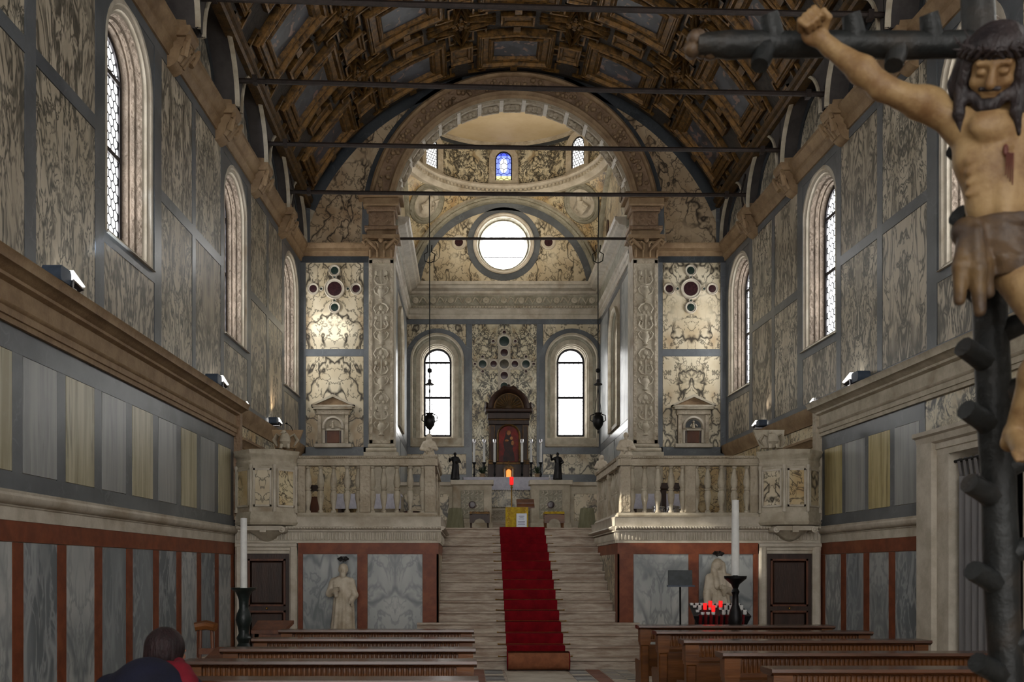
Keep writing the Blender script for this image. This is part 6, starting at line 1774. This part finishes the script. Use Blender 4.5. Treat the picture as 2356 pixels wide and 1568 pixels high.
def robed(s, c, H, arms, head=(0, 0), half=False, hair='short', folds=9, ph=0.0, lean=0.0, mirror=1):
    """a standing draped figure facing the nave, height H, feet at c"""
    P = lambda x, y, z: (c[0] + mirror * x * H, c[1] + y * H, c[2] + z * H)
    lv = [(0, .165, .12, 0, 0), (.12, .15, .115, 0, 0), (.3, .135, .11, .01, -.01), (.5, .125, .1, .015, 0), (.6, .108, .088, .01, 0), (.72, .13, .09, 0, 0), (.8, .135, .08, 0, 0), (.835, .09, .065, 0, 0), (.85, .05, .05, 0, 0)]
    if half: lv = [(.46, .15, .11, 0, 0), (.5, .14, .105, 0, 0)] + lv[4:]
    s.robe(c, [(z * H, rx * H, ry * H, mirror * dx * H, dy * H) for z, rx, ry, dx, dy in lv], folds, .06, ph, .02 * H)
    hx, hy = head
    s.cap(P(0, 0, .82), P(hx * .6, hy * .6, .9), .04 * H, .036 * H, .015 * H)
    s.ell(P(hx, hy, .925), (.05 * H, .06 * H, .068 * H), .012 * H)
    s.cap(P(hx, hy - .055, .93), P(hx, hy - .068, .905), .009 * H, .012 * H, .006 * H)
    s.ell(P(hx - .02, hy - .062, .935), (.014 * H, .012 * H, .009 * H), .006 * H, 's'); s.ell(P(hx + .02, hy - .062, .935), (.014 * H, .012 * H, .009 * H), .006 * H, 's')
    s.cap(P(hx - .014, hy - .056, .888), P(hx + .014, hy - .056, .888), .007 * H, .007 * H, .005 * H)
    for q in (-1, 1): s.ell(P(hx + q * .05, hy, .925), (.01 * H, .016 * H, .022 * H), .005 * H)
    if hair == 'long':
        s.ell(P(hx, hy + .015, .94), (.062 * H, .062 * H, .066 * H), .01 * H)
        for q in (-1, 1): s.cap(P(hx + q * .05, hy - .01, .94), P(hx + q * .07, -.03, .76), .028 * H, .03 * H, .015 * H)
        s.cap(P(hx - .05, -.05, .86), P(-.04, -.1, .68), .03 * H, .03 * H, .015 * H)
    elif hair == 'veil':
        s.ell(P(hx, hy + .02, .93), (.066 * H, .07 * H, .078 * H), .01 * H); s.cap(P(0, .04, .9), P(0, .07, .7), .07 * H, .1 * H, .03 * H)
    elif hair == 'beard':
        s.ell(P(hx, hy + .015, .945), (.058 * H, .06 * H, .06 * H), .01 * H); s.ell(P(hx, hy - .045, .865), (.03 * H, .025 * H, .04 * H), .012 * H)
    else:
        s.ell(P(hx, hy + .012, .95), (.056 * H, .06 * H, .055 * H), .01 * H)
    for sx, el, ha in arms:
        s.cap(P(sx * .105, 0, .785), P(*el), .046 * H, .044 * H, .02 * H); s.cap(P(*el), P(*ha), .043 * H, .034 * H, .015 * H)
        s.cap(P(*ha), P(ha[0], ha[1] + .01, ha[2] - .07), .032 * H, .02 * H, .02 * H)
        d = Vector((ha[0] - el[0], ha[1] - el[1], ha[2] - el[2])).normalized()
        e = Vector(ha) + d * .05
        s.ell(P(*(Vector(ha) + d * .03)), (.024 * H,) * 3, .012 * H)
        up = Vector((0, 0, 1)) - d * d.z; up.normalize()
        for i in range(4): s.cap(P(*(e + up * (.018 - i * .012))), P(*(e + d * .035 + up * (.016 - i * .011) + Vector((0, -.006, 0)))), .008 * H, .006 * H, .005 * H)
        s.cap(P(*(Vector(ha) + d * .03 + up * .02)), P(*(e + up * .035)), .009 * H, .007 * H, .006 * H)
    return s


def halo(parent, c, r, mat):
    q = MB()
    n = 24
    q.tube([(c[0] + r * math.cos(2 * PI * i / n), c[1] + r * .9 * math.sin(2 * PI * i / n), c[2]) for i in range(n + 1)], r * .13, 6)
    for i in range(6):
        a = PI * i / 3
        q.tube([(c[0], c[1], c[2]), (c[0] + r * math.cos(a), c[1] + r * .9 * math.sin(a), c[2])], r * .1, 5)
        q.ball((c[0] + r * math.cos(a), c[1] + r * .9 * math.sin(a), c[2]), r * .26, 6, 4)
    q.tube([(c[0], c[1] + r * .6, c[2] - r), (c[0], c[1], c[2])], r * .08, 5)
    q.turned(Matrix.Translation(c) @ Matrix.Rotation(.45, 4, 'X') @ Matrix.Translation(-Vector(c)), 0)
    build(q, 'halo', mat, parent)


for s, H, x, arms, hr, hd, lb in ((-1, 1.30, -2.956, [(-1, (-.15, -.03, .64), (-.06, -.12, .68)), (1, (.155, -.03, .62), (.13, -.12, .57))], 'beard', (.015, -.02), 'pale stone statue of a robed man with dark star halo before the left marble panel'),
                                 (1, 1.38, 3.0, [(-1, (-.14, -.02, .6), (-.15, -.09, .45)), (1, (.15, -.03, .62), (.03, -.13, .66))], 'long', (-.01, -.02), 'pale stone statue of a woman with long hair and halo behind the votive rack')):
    T_ = thing('statue', lb, 'statue', (x, 15.02, .3), 'statues before the choir front')
    f = Sdf(); robed(f, (x, 15.02, .3), H, arms, hd, False, hr, 8 if s < 0 else 10, .6)
    f.mesh('figure', .0095, MT['statue'], T_)
    halo(T_, (x + hd[0] * H, 14.98, .3 + H * 1.06), .075, MT['bronze'])
    q = MB(); q.box(x - .26, x + .26, 14.82, 15.24, 0, .06); q.bbox(x - .23, x + .23, 14.84, 15.22, .06, .27, .01); q.box(x - .25, x + .25, 14.82, 15.24, .27, .3); build(q, 'plinth', MT['stone_light'], T_)
# half figures on the balustrade ends
for x, y, H, hr, lb in ((-1.6, 15.43, .68, 'veil', 'half length veiled saint on the front end of the left balustrade'), (1.6, 15.43, .72, 'beard', 'half length bearded saint on the front end of the right balustrade'),
                        (-1.58, 18.1, .62, 'short', 'small pale angel bust on the far end of the left balustrade'), (1.58, 18.1, .64, 'veil', 'small pale bust on the far end of the right balustrade')):
    T_ = thing('half_statue', lb, 'statue', (x, y, 3.346), 'busts on the balustrade')
    f = Sdf(); robed(f, (x, y, 3.346 - .46 * H), H, [(-1, (-.18, -.02, .64), (-.05, -.12, .6)), (1, (.18, -.02, .64), (.06, -.12, .66))], (.0, -.02), True, hr, 8, x)
    f.mesh('figure', .0075, MT['statue'], T_)
    build(MB().bbox(x - .11, x + .11, y - .09, y + .09, 3.345, 3.36, .004), 'base', MT['stone'], T_)
for x, arms, lb, mr in ((-1.26, [(-1, (-.2, -.04, .68), (-.2, -.16, .74)), (1, (.18, -.03, .64), (.06, -.13, .62))], 'dark bronze statue of a saint on the left altar screen', 1), (1.04, [(-1, (-.22, -.04, .72), (-.26, -.14, .86)), (1, (.19, -.03, .62), (.12, -.14, .58))], 'dark bronze statue with raised hand on the right altar screen', 1)):
    T_ = thing('bronze_statue', lb, 'statue', (x, 21.3, 3.5), 'bronze statues on the screens')
    f = Sdf(); robed(f, (x, 21.3, 3.54), .6, arms, (0, -.02), False, 'short' if x < 0 else 'beard', 9, 1.2)
    f.mesh('figure', .0065, MT['bronze'], T_)
    build(MB().lathe([(.1, 0), (.1, .03), (.08, .045)], (x, 21.3, 3.5), 14), 'base', MT['bronze'], T_)
CV = thing('small_candle', 'short white candle beside the right bronze statue', 'candle', (.86, 21.25, 3.5))
build(MB().lathe([(.03, 0), (.03, .01), (.018, .015), (.018, .12), (.0005, .125)], (.86, 21.25, 3.5), 10), 'wax', MT['candle'], CV); build(MB().tube([(.86, 21.25, 3.62), (.862, 21.25, 3.64)], .003, 5), 'wick', MT['black'], CV)

# ------------------------------------------------------------------ crucifix in the foreground
CF = thing('crucifix', 'large knotty dark wooden cross standing in the foreground', 'crucifix', (.877, 3.15, 0))
bp = lambda z: Vector((.877 - .043 * z, 3.15, z))
q = MB(); rnd = random.Random(11)
q.tube([bp(z) + Vector((rnd.uniform(-.004, .004), 0, 0)) for z in np.linspace(.42, 3.78, 22)], [.053 + rnd.uniform(-.004, .004) for _ in range(22)], 12); build(q, 'upright', MT['cross_wood'], CF, sharp=60)
q = MB(); n = 18; xs = np.linspace(-.2, 1.69, n)
q.tube([(x, 3.15, 3.247 + rnd.uniform(-.003, .003)) for x in xs], [(.03 if i in (0, n - 1) else .043) + rnd.uniform(-.003, .003) for i in range(n)], 12); build(q, 'crossbeam', MT['cross_wood'], CF, sharp=60)
for x in (-.19, 1.68):
    q = MB()
    for i in range(7): q.ball((x + rnd.uniform(-.03, .04), 3.15 + rnd.uniform(-.02, .02), 3.247 + rnd.uniform(-.025, .025)), rnd.uniform(.02, .035), 8, 6)
    build(q, 'gnarled_end', MT['loin'], CF, sharp=80)
for z in (2.83, 2.61, 2.40, 2.18, 1.975, 1.735, 1.45, 1.15):
    for d in ((-1, .3), (1, .25)):
        p = bp(z + (0 if d[0] < 0 else .1)); e = p + Vector((d[0] * .125, -.05, .055))
        q = MB(); q.tube([p, p.lerp(e, .6), e], [.042, .036, .034], 10); build(q, 'branch_stub', MT['cross_wood'], CF)
for x, dz in ((.03, -1), (.06, 1), (.47, -1), (.33, 1), (.585, 1), (1.2, -1), (1.05, 1), (1.45, 1)):
    p = Vector((x, 3.15, 3.247)); e = p + Vector((-.03, -.03, dz * .085))
    q = MB(); q.tube([p, p.lerp(e, .6), e], [.038, .034, .03], 10); build(q, 'branch_stub', MT['cross_wood'], CF)
q = MB(); q.bbox(.58, 1.18, 2.85, 3.45, 0, .3, .03); q.bbox(.68, 1.06, 2.95, 3.35, .3, .45, .03); build(q, 'stone_foot', MT['stone'], CF)

FG = thing('crucified_figure', 'carved painted figure in a dark loincloth hanging on the foreground cross', 'sculpture', (.72, 2.95, 1.85))
f = Sdf(); X0 = .72
R2 = lambda p, m: (p[0] if m > 0 else 2 * X0 + .03 - p[0], p[1], p[2])
f.ell((X0, 2.97, 2.80), (.158, .092, .15), .03)
f.ell((X0, 2.96, 2.66), (.125, .08, .14), .04)
f.ell((X0 + .005, 2.97, 2.51), (.125, .085, .085), .04)
for m in (1, -1):
    f.ell(R2((X0 - .07, 2.895, 2.86), m), (.078, .035, .05), .022)                   # chest
    f.ell(R2((X0 - .03, 2.895, 2.62), m), (.034, .02, .1), .02)                      # belly
    for i in range(4):
        f.cap(R2((X0 - .04, 2.885 + .004 * i, 2.79 - i * .03), m), R2((X0 - .13, 2.93 + .004 * i, 2.765 - i * .032), m), .011, .009, .014)   # ribs
    S_, E_, Wr = (.585, 2.98, 2.905), (.345, 2.995, 3.028), (.2, 3.04, 3.178)
    f.ell(R2((.605, 2.97, 2.895), m), (.07, .062, .062), .035)
    f.cap(R2((X0 - .05, 2.97, 2.9), m), R2(S_, m), .055, .05, .03)
    mid = (.46, 2.98, 2.968)
    f.cap(R2(S_, m), R2(mid, m), .046, .043, .02); f.cap(R2(mid, m), R2(E_, m), .043, .036, .02); f.ell(R2((.47, 2.965, 2.975), m), (.07, .035, .04), .02)
    f.cap(R2(E_, m), R2((.29, 3.005, 3.085), m), .036, .04, .02); f.cap(R2((.29, 3.005, 3.085), m), R2(Wr, m), .04, .026, .02)
    H_ = (.148, 3.055, 3.235)
    f.cap(R2(Wr, m), R2((.17, 3.045, 3.21), m), .026, .028, .012)
    f.ell(R2(H_, m), (.036, .022, .042), .014, 'u')                                  # palm
    for i in range(4):                                                               # four fingers closed into a loose fist
        o_ = (-.03, -.01, .01, .03)[i]; ln = (.03, .034, .033, .027)[3 - i]
        k1 = (H_[0] - .018 + .72 * o_, H_[1] - .012, H_[2] + .022 + .62 * o_)
        k2 = (k1[0] - .012, k1[1] - ln, k1[2] + .010); k3 = (k2[0] + .018, k2[1] - .010, k2[2] - ln * .8); k4 = (k3[0] + .014, k3[1] + .02, k3[2] - .006)
        f.cap(R2(k1, m), R2(k2, m), .0125, .0105, .006); f.cap(R2(k2, m), R2(k3, m), .0105, .0095, .004); f.cap(R2(k3, m), R2(k4, m), .0095, .008, .004)
    t1 = (H_[0] + .03, H_[1] - .02, H_[2] - .01); t2 = (t1[0] + .004, t1[1] - .035, t1[2] + .025); t3 = (t2[0] - .02, t2[1] - .008, t2[2] + .02)
    f.cap(R2((H_[0] + .012, H_[1] - .005, H_[2] - .02), m), R2(t1, m), .014, .012, .008); f.cap(R2(t1, m), R2(t2, m), .012, .01, .006); f.cap(R2(t2, m), R2(t3, m), .01, .008, .005)
# legs, right foot over left
for hip, kn, an, toe in (((.715, 2.95, 2.47), (.765, 2.79, 2.2), (.745, 2.96, 1.93), (.72, 2.865, 1.858)), ((.81, 2.95, 2.47), (.86, 2.80, 2.21), (.79, 2.99, 1.94), (.785, 2.90, 1.862))):
    f.cap(hip, kn, .07, .047, .03); f.ell((kn[0], kn[1] - .008, kn[2]), (.045, .04, .05), .02)
    mid = tuple(kn[i] * .62 + an[i] * .38 for i in range(3)); f.cap(kn, (mid[0], mid[1] + .012, mid[2]), .043, .048, .02); f.cap((mid[0], mid[1] + .012, mid[2]), an, .046, .028, .02)
    f.cap(an, toe, .031, .03, .015); f.ell((an[0], an[1] + .02, an[2] - .025), (.03, .032, .03), .015)
    for i in range(5):
        b_ = (toe[0] - .028 + i * .014, toe[1] + .003, toe[2]); f.cap(b_, (b_[0] - .002, b_[1] - .03 + abs(i - 3.5) * .003, b_[2] - .022), .0095 if i < 4 else .012, .008, .005)
# neck and bowed head
f.cap((X0 - .01, 2.955, 2.92), (.672, 2.92, 3.0), .052, .046, .025)
hc = Vector((.64, 2.885, 3.04)); dn = Vector((-.42, -.66, -.62)).normalized(); sd = Vector((.93, -.3, -.05)); sd = (sd - dn * sd.dot(dn)).normalized(); upv = sd.cross(dn) * -1
if upv.z < 0: upv = -upv
Mh = [[sd[i], -dn[i], upv[i]] for i in range(3)]
hp = lambda a, b, c_: tuple(hc + sd * a + dn * b + upv * c_)
f.ell(hc, (.07, .085, .095), .02, 'u', Mh)
f.ell(hp(0, .045, -.05), (.048, .04, .05), .02, 'u', Mh)
f.cap(hp(0, .085, .012), hp(0, .108, -.028), .010, .015, .01)
f.cap(hp(-.04, .078, .024), hp(.04, .078, .024), .011, .011, .012)
for m in (-1, 1):
    f.ell(hp(m * .03, .088, .002), (.019, .014, .012), .008, 's', Mh); f.ell(hp(m * .03, .078, .0), (.015, .012, .011), .005, 'u', Mh); f.ell(hp(m * .038, .062, -.03), (.022, .02, .02), .012, 'u', Mh)
    f.ell(hp(m * .07, 0, -.005), (.01, .02, .028), .006, 'u', Mh)
f.cap(hp(-.02, .082, -.055), hp(.02, .082, -.055), .007, .007, .006); f.cap(hp(-.015, .08, -.068), hp(.015, .08, -.068), .007, .007, .005)
body = f.mesh('body', .0048, MT['skin_carved'], FG)
f = Sdf()
f.ell(hp(0, -.03, .03), (.09, .085, .085), .02, 'u', Mh)
f.ell(hp(0, .02, .055), (.08, .07, .05), .02, 'u', Mh)
f.ell(hp(0, .075, .02), (.05, .05, .02), .012, 's', Mh)
for i in range(11):
    a = -1.5 + i * .3; p = hp(.082 * math.sin(a), -.05 * math.cos(a), .03); p2 = hp(.1 * math.sin(a), -.06 * math.cos(a) - .0, -.05)
    p3 = (p2[0] + .012 * math.sin(i * 2.1), p2[1] + .01, p2[2] - .06 - .03 * (i % 2)); f.cap(p, p2, .022, .022, .012); f.cap(p2, p3, .022, .01, .01)
for m in (-1, 1):
    a, b_ = hp(m * .07, .03, .02), hp(m * .078, .045, -.06); c_ = (b_[0] - .01, b_[1] - .005, b_[2] - .07); e_ = (c_[0] + .02, c_[1] + .02, c_[2] - .06)
    f.cap(a, b_, .02, .02, .01); f.cap(b_, c_, .02, .016, .01); f.cap(c_, e_, .016, .006, .01)
f.cap(hp(-.045, .06, -.07), hp(0, .075, -.1), .02, .026, .015); f.cap(hp(.045, .06, -.07), hp(0, .075, -.1), .02, .026, .015)
for m in (-1, 1): f.cap(hp(m * .012, .075, -.1), hp(m * .018, .085, -.15), .02, .007, .012)
f.cap(hp(-.026, .086, -.045), hp(.026, .086, -.045), .007, .007, .005)
f.mesh('hair', .005, MT['hair_carved'], FG)
q = MB()
for j in range(3):
    pts = []
    for i in range(49):
        a = 2 * PI * i / 48; r = 1 + .09 * math.sin(7 * a + j * 2.1)
        pts.append(hp(.092 * r * math.sin(a), .098 * r * math.cos(a) - .012, .05 + .016 * math.sin(9 * a + j * 2.1)))
    q.tube(pts, .008, 6)
for i in range(20):
    a = 2 * PI * i / 20; p = Vector(hp(.095 * math.sin(a), .1 * math.cos(a) - .012, .05)); w_ = (p - hc).normalized()
    q.tube([p, p + w_ * .035 + upv * (.02 if i % 2 else -.01)], [.005, .001], 5)
build(q, 'thorn_crown', MT['hair_carved'], FG)
f = Sdf()
f.robe((X0 + .005, 2.965, 2.4), [(0, .15, .1, 0, -.005), (.05, .152, .112, 0, -.01), (.1, .148, .11, 0, 0), (.15, .142, .105, 0, 0), (.19, .136, .1, 0, 0)], 7, .05, .5, .015, 55)
for i in range(4):
    z = 2.55 - i * .028; f.cap((X0 - .14, 2.93, z + .02), (X0, 2.86, z - .02), .016, .016, .01); f.cap((X0, 2.86, z - .02), (X0 + .14, 2.93, z), .016, .014, .01)
kx = X0 - .145
f.ell((kx, 2.92, 2.545), (.045, .045, .045), .015)
for dx, dy, ln in ((-.02, -.01, .2), (.012, -.03, .24), (.035, -.01, .18), (-.004, .02, .16)):
    f.cap((kx + dx * .5, 2.91 + dy, 2.53), (kx + dx * 1.2 - .008, 2.9 + dy, 2.53 - ln * .5), .022, .026, .01); f.cap((kx + dx * 1.2 - .008, 2.9 + dy, 2.53 - ln * .5), (kx + dx * 1.6, 2.91 + dy, 2.53 - ln), .026, .018, .01)
f.mesh('loincloth', .006, MT['loin'], FG)
q = MB(); q.ball((X0 - .05, 2.874, 2.775), (.009, .006, .02), 8, 6)
for i in range(4): q.tube([(X0 - .05 + i * .006, 2.868, 2.765), (X0 - .052 + i * .007, 2.872, 2.70 - i * .01)], [.003, .0015], 5)
build(q, 'side_wound', stone('painted_wound', (86, 40, 28), (66, 28, 20), 12, .5), FG)

# ------------------------------------------------------------------ seated visitor
p6 = copy_tree(bpy.data.objects['pew']); place(p6, (-1.915, 4.35, 0), 0, 'brown wooden pew the visitor in the navy jacket sits on', 'pews left of the aisle')
px_, hd = -2.58, (-2.556, 5.05, 1.078)
pel, chs, nk = (px_, 4.66, .60), (px_, 4.8, .88), (-2.585, 4.93, .985)
f = Sdf()
f.ell(pel, (.17, .13, .12), .04); f.cap(pel, chs, .14, .15, .05); f.cap(chs, nk, .12, .055, .05); f.cap(nk, (-2.58, 5.0, 1.04), .055, .052, .02)
f.ell(hd, (.076, .096, .108), .015)
fd = Vector((.45, .88, -.12)).normalized(); fs = Vector((.88, -.45, 0)).normalized(); fu = fs.cross(fd)
fp = lambda a, b, c_: tuple(Vector(hd) + fs * a + fd * b + fu * c_)
f.ell(fp(0, .05, -.05), (.05, .05, .055), .02); f.cap(fp(0, .095, 0), fp(0, .118, -.03), .009, .014, .008); f.cap(fp(-.022, .093, -.062), fp(.022, .093, -.062), .008, .008, .006)
for m in (-1, 1):
    f.ell(fp(m * .03, .098, .005), (.018, .014, .012), .008, 's'); f.ell(fp(m * .03, .088, .005), (.013, .012, .012), .005); f.ell(fp(m * .078, 0, -.01), (.012, .02, .03), .006)
    sh = (px_ + m * .18, 4.83, .90); el = (px_ + m * .25, 4.9, .66); ha = (px_ + m * .13, 5.06, .64)
    f.cap(chs, sh, .09, .065, .04); f.cap(sh, el, .05, .042, .02); f.cap(el, ha, .04, .028, .02); f.ell((ha[0], ha[1] + .04, ha[2]), (.04, .045, .018), .012)
    for i in range(4):
        k1 = (ha[0] - .027 + i * .018, ha[1] + .075, ha[2]); k2 = (k1[0], k1[1] + .035 - abs(i - 1.5) * .006, k1[2] - .008); k3 = (k2[0], k2[1] + .018, k2[2] - .025); f.cap(k1, k2, .0095, .009, .006); f.cap(k2, k3, .009, .0075, .005)
    f.cap((ha[0] - m * .03, ha[1] + .03, ha[2]), (ha[0] - m * .055, ha[1] + .065, ha[2] - .005), .012, .009, .008)
    kn = (px_ + m * .12, 5.07, .53); f.cap((px_ + m * .09, 4.68, .57), kn, .085, .065, .03); f.cap(kn, (px_ + m * .12, 5.03, .1), .058, .042, .02); f.cap((px_ + m * .12, 5.03, .07), (px_ + m * .13, 5.15, .05), .045, .04, .02)
PER = f.mesh('person', .008, MT['skin'], None, origin=(px_, 4.8, .03), label='seated visitor seen from behind in navy jacket with dark red collar', cat='person')
f = Sdf()
f.ell((hd[0] - .012, hd[1] - .02, hd[2] + .012), (.105, .112, .115), .02)
f.ell((hd[0] - .02, hd[1] - .06, hd[2] - .05), (.09, .06, .07), .03)
f.ell(fp(.015, .125, -.03), (.085, .085, .085), .02, 's')
f.mesh('hair', .008, MT['hair'], PER)
f = Sdf()
f.cap((pel[0], pel[1], .56), chs, .165, .185, .05); f.cap(chs, (-2.585, 4.92, .955), .15, .085, .05); f.ell((px_, 4.76, .84), (.21, .15, .13), .05)
for m in (-1, 1):
    sh = (px_ + m * .19, 4.82, .89); el = (px_ + m * .26, 4.9, .66); ha = (px_ + m * .15, 5.04, .65); f.cap(chs, sh, .12, .088, .05); f.cap(sh, el, .078, .062, .02); f.cap(el, ha, .06, .045, .02)
f.mesh('jacket', .009, MT['jacket'], PER)
f = Sdf()
for i in range(12):
    a = 2 * PI * i / 12; b_ = 2 * PI * (i + 1) / 12; g = lambda t: (-2.565 + .108 * math.cos(t), 4.925 + .09 * math.sin(t), 1.005 + .02 * math.sin(t))
    f.cap(g(a), g(b_), .03, .03, .01)
f.cap((-2.5, 4.88, 1.0), (-2.43, 4.86, .98), .04, .045, .02); f.cap((-2.43, 4.86, .97), (-2.38, 4.8, .93), .06, .06, .03)
f.mesh('collar', .007, MT['jacket_red'], PER)
f = Sdf()
f.ell((pel[0], pel[1], .57), (.19, .15, .11), .04)
for m in (-1, 1):
    kn = (px_ + m * .12, 5.07, .53); f.cap((px_ + m * .09, 4.68, .57), kn, .1, .078, .03); f.cap(kn, (px_ + m * .12, 5.03, .12), .072, .06, .02)
f.mesh('trousers', .01, MT['trouser'], PER)
for m in (-1, 1):
    f = Sdf(); f.cap((px_ + m * .12, 5.01, .06), (px_ + m * .13, 5.17, .045), .055, .045, .02); f.mesh('shoe', .008, MT['black'], PER)
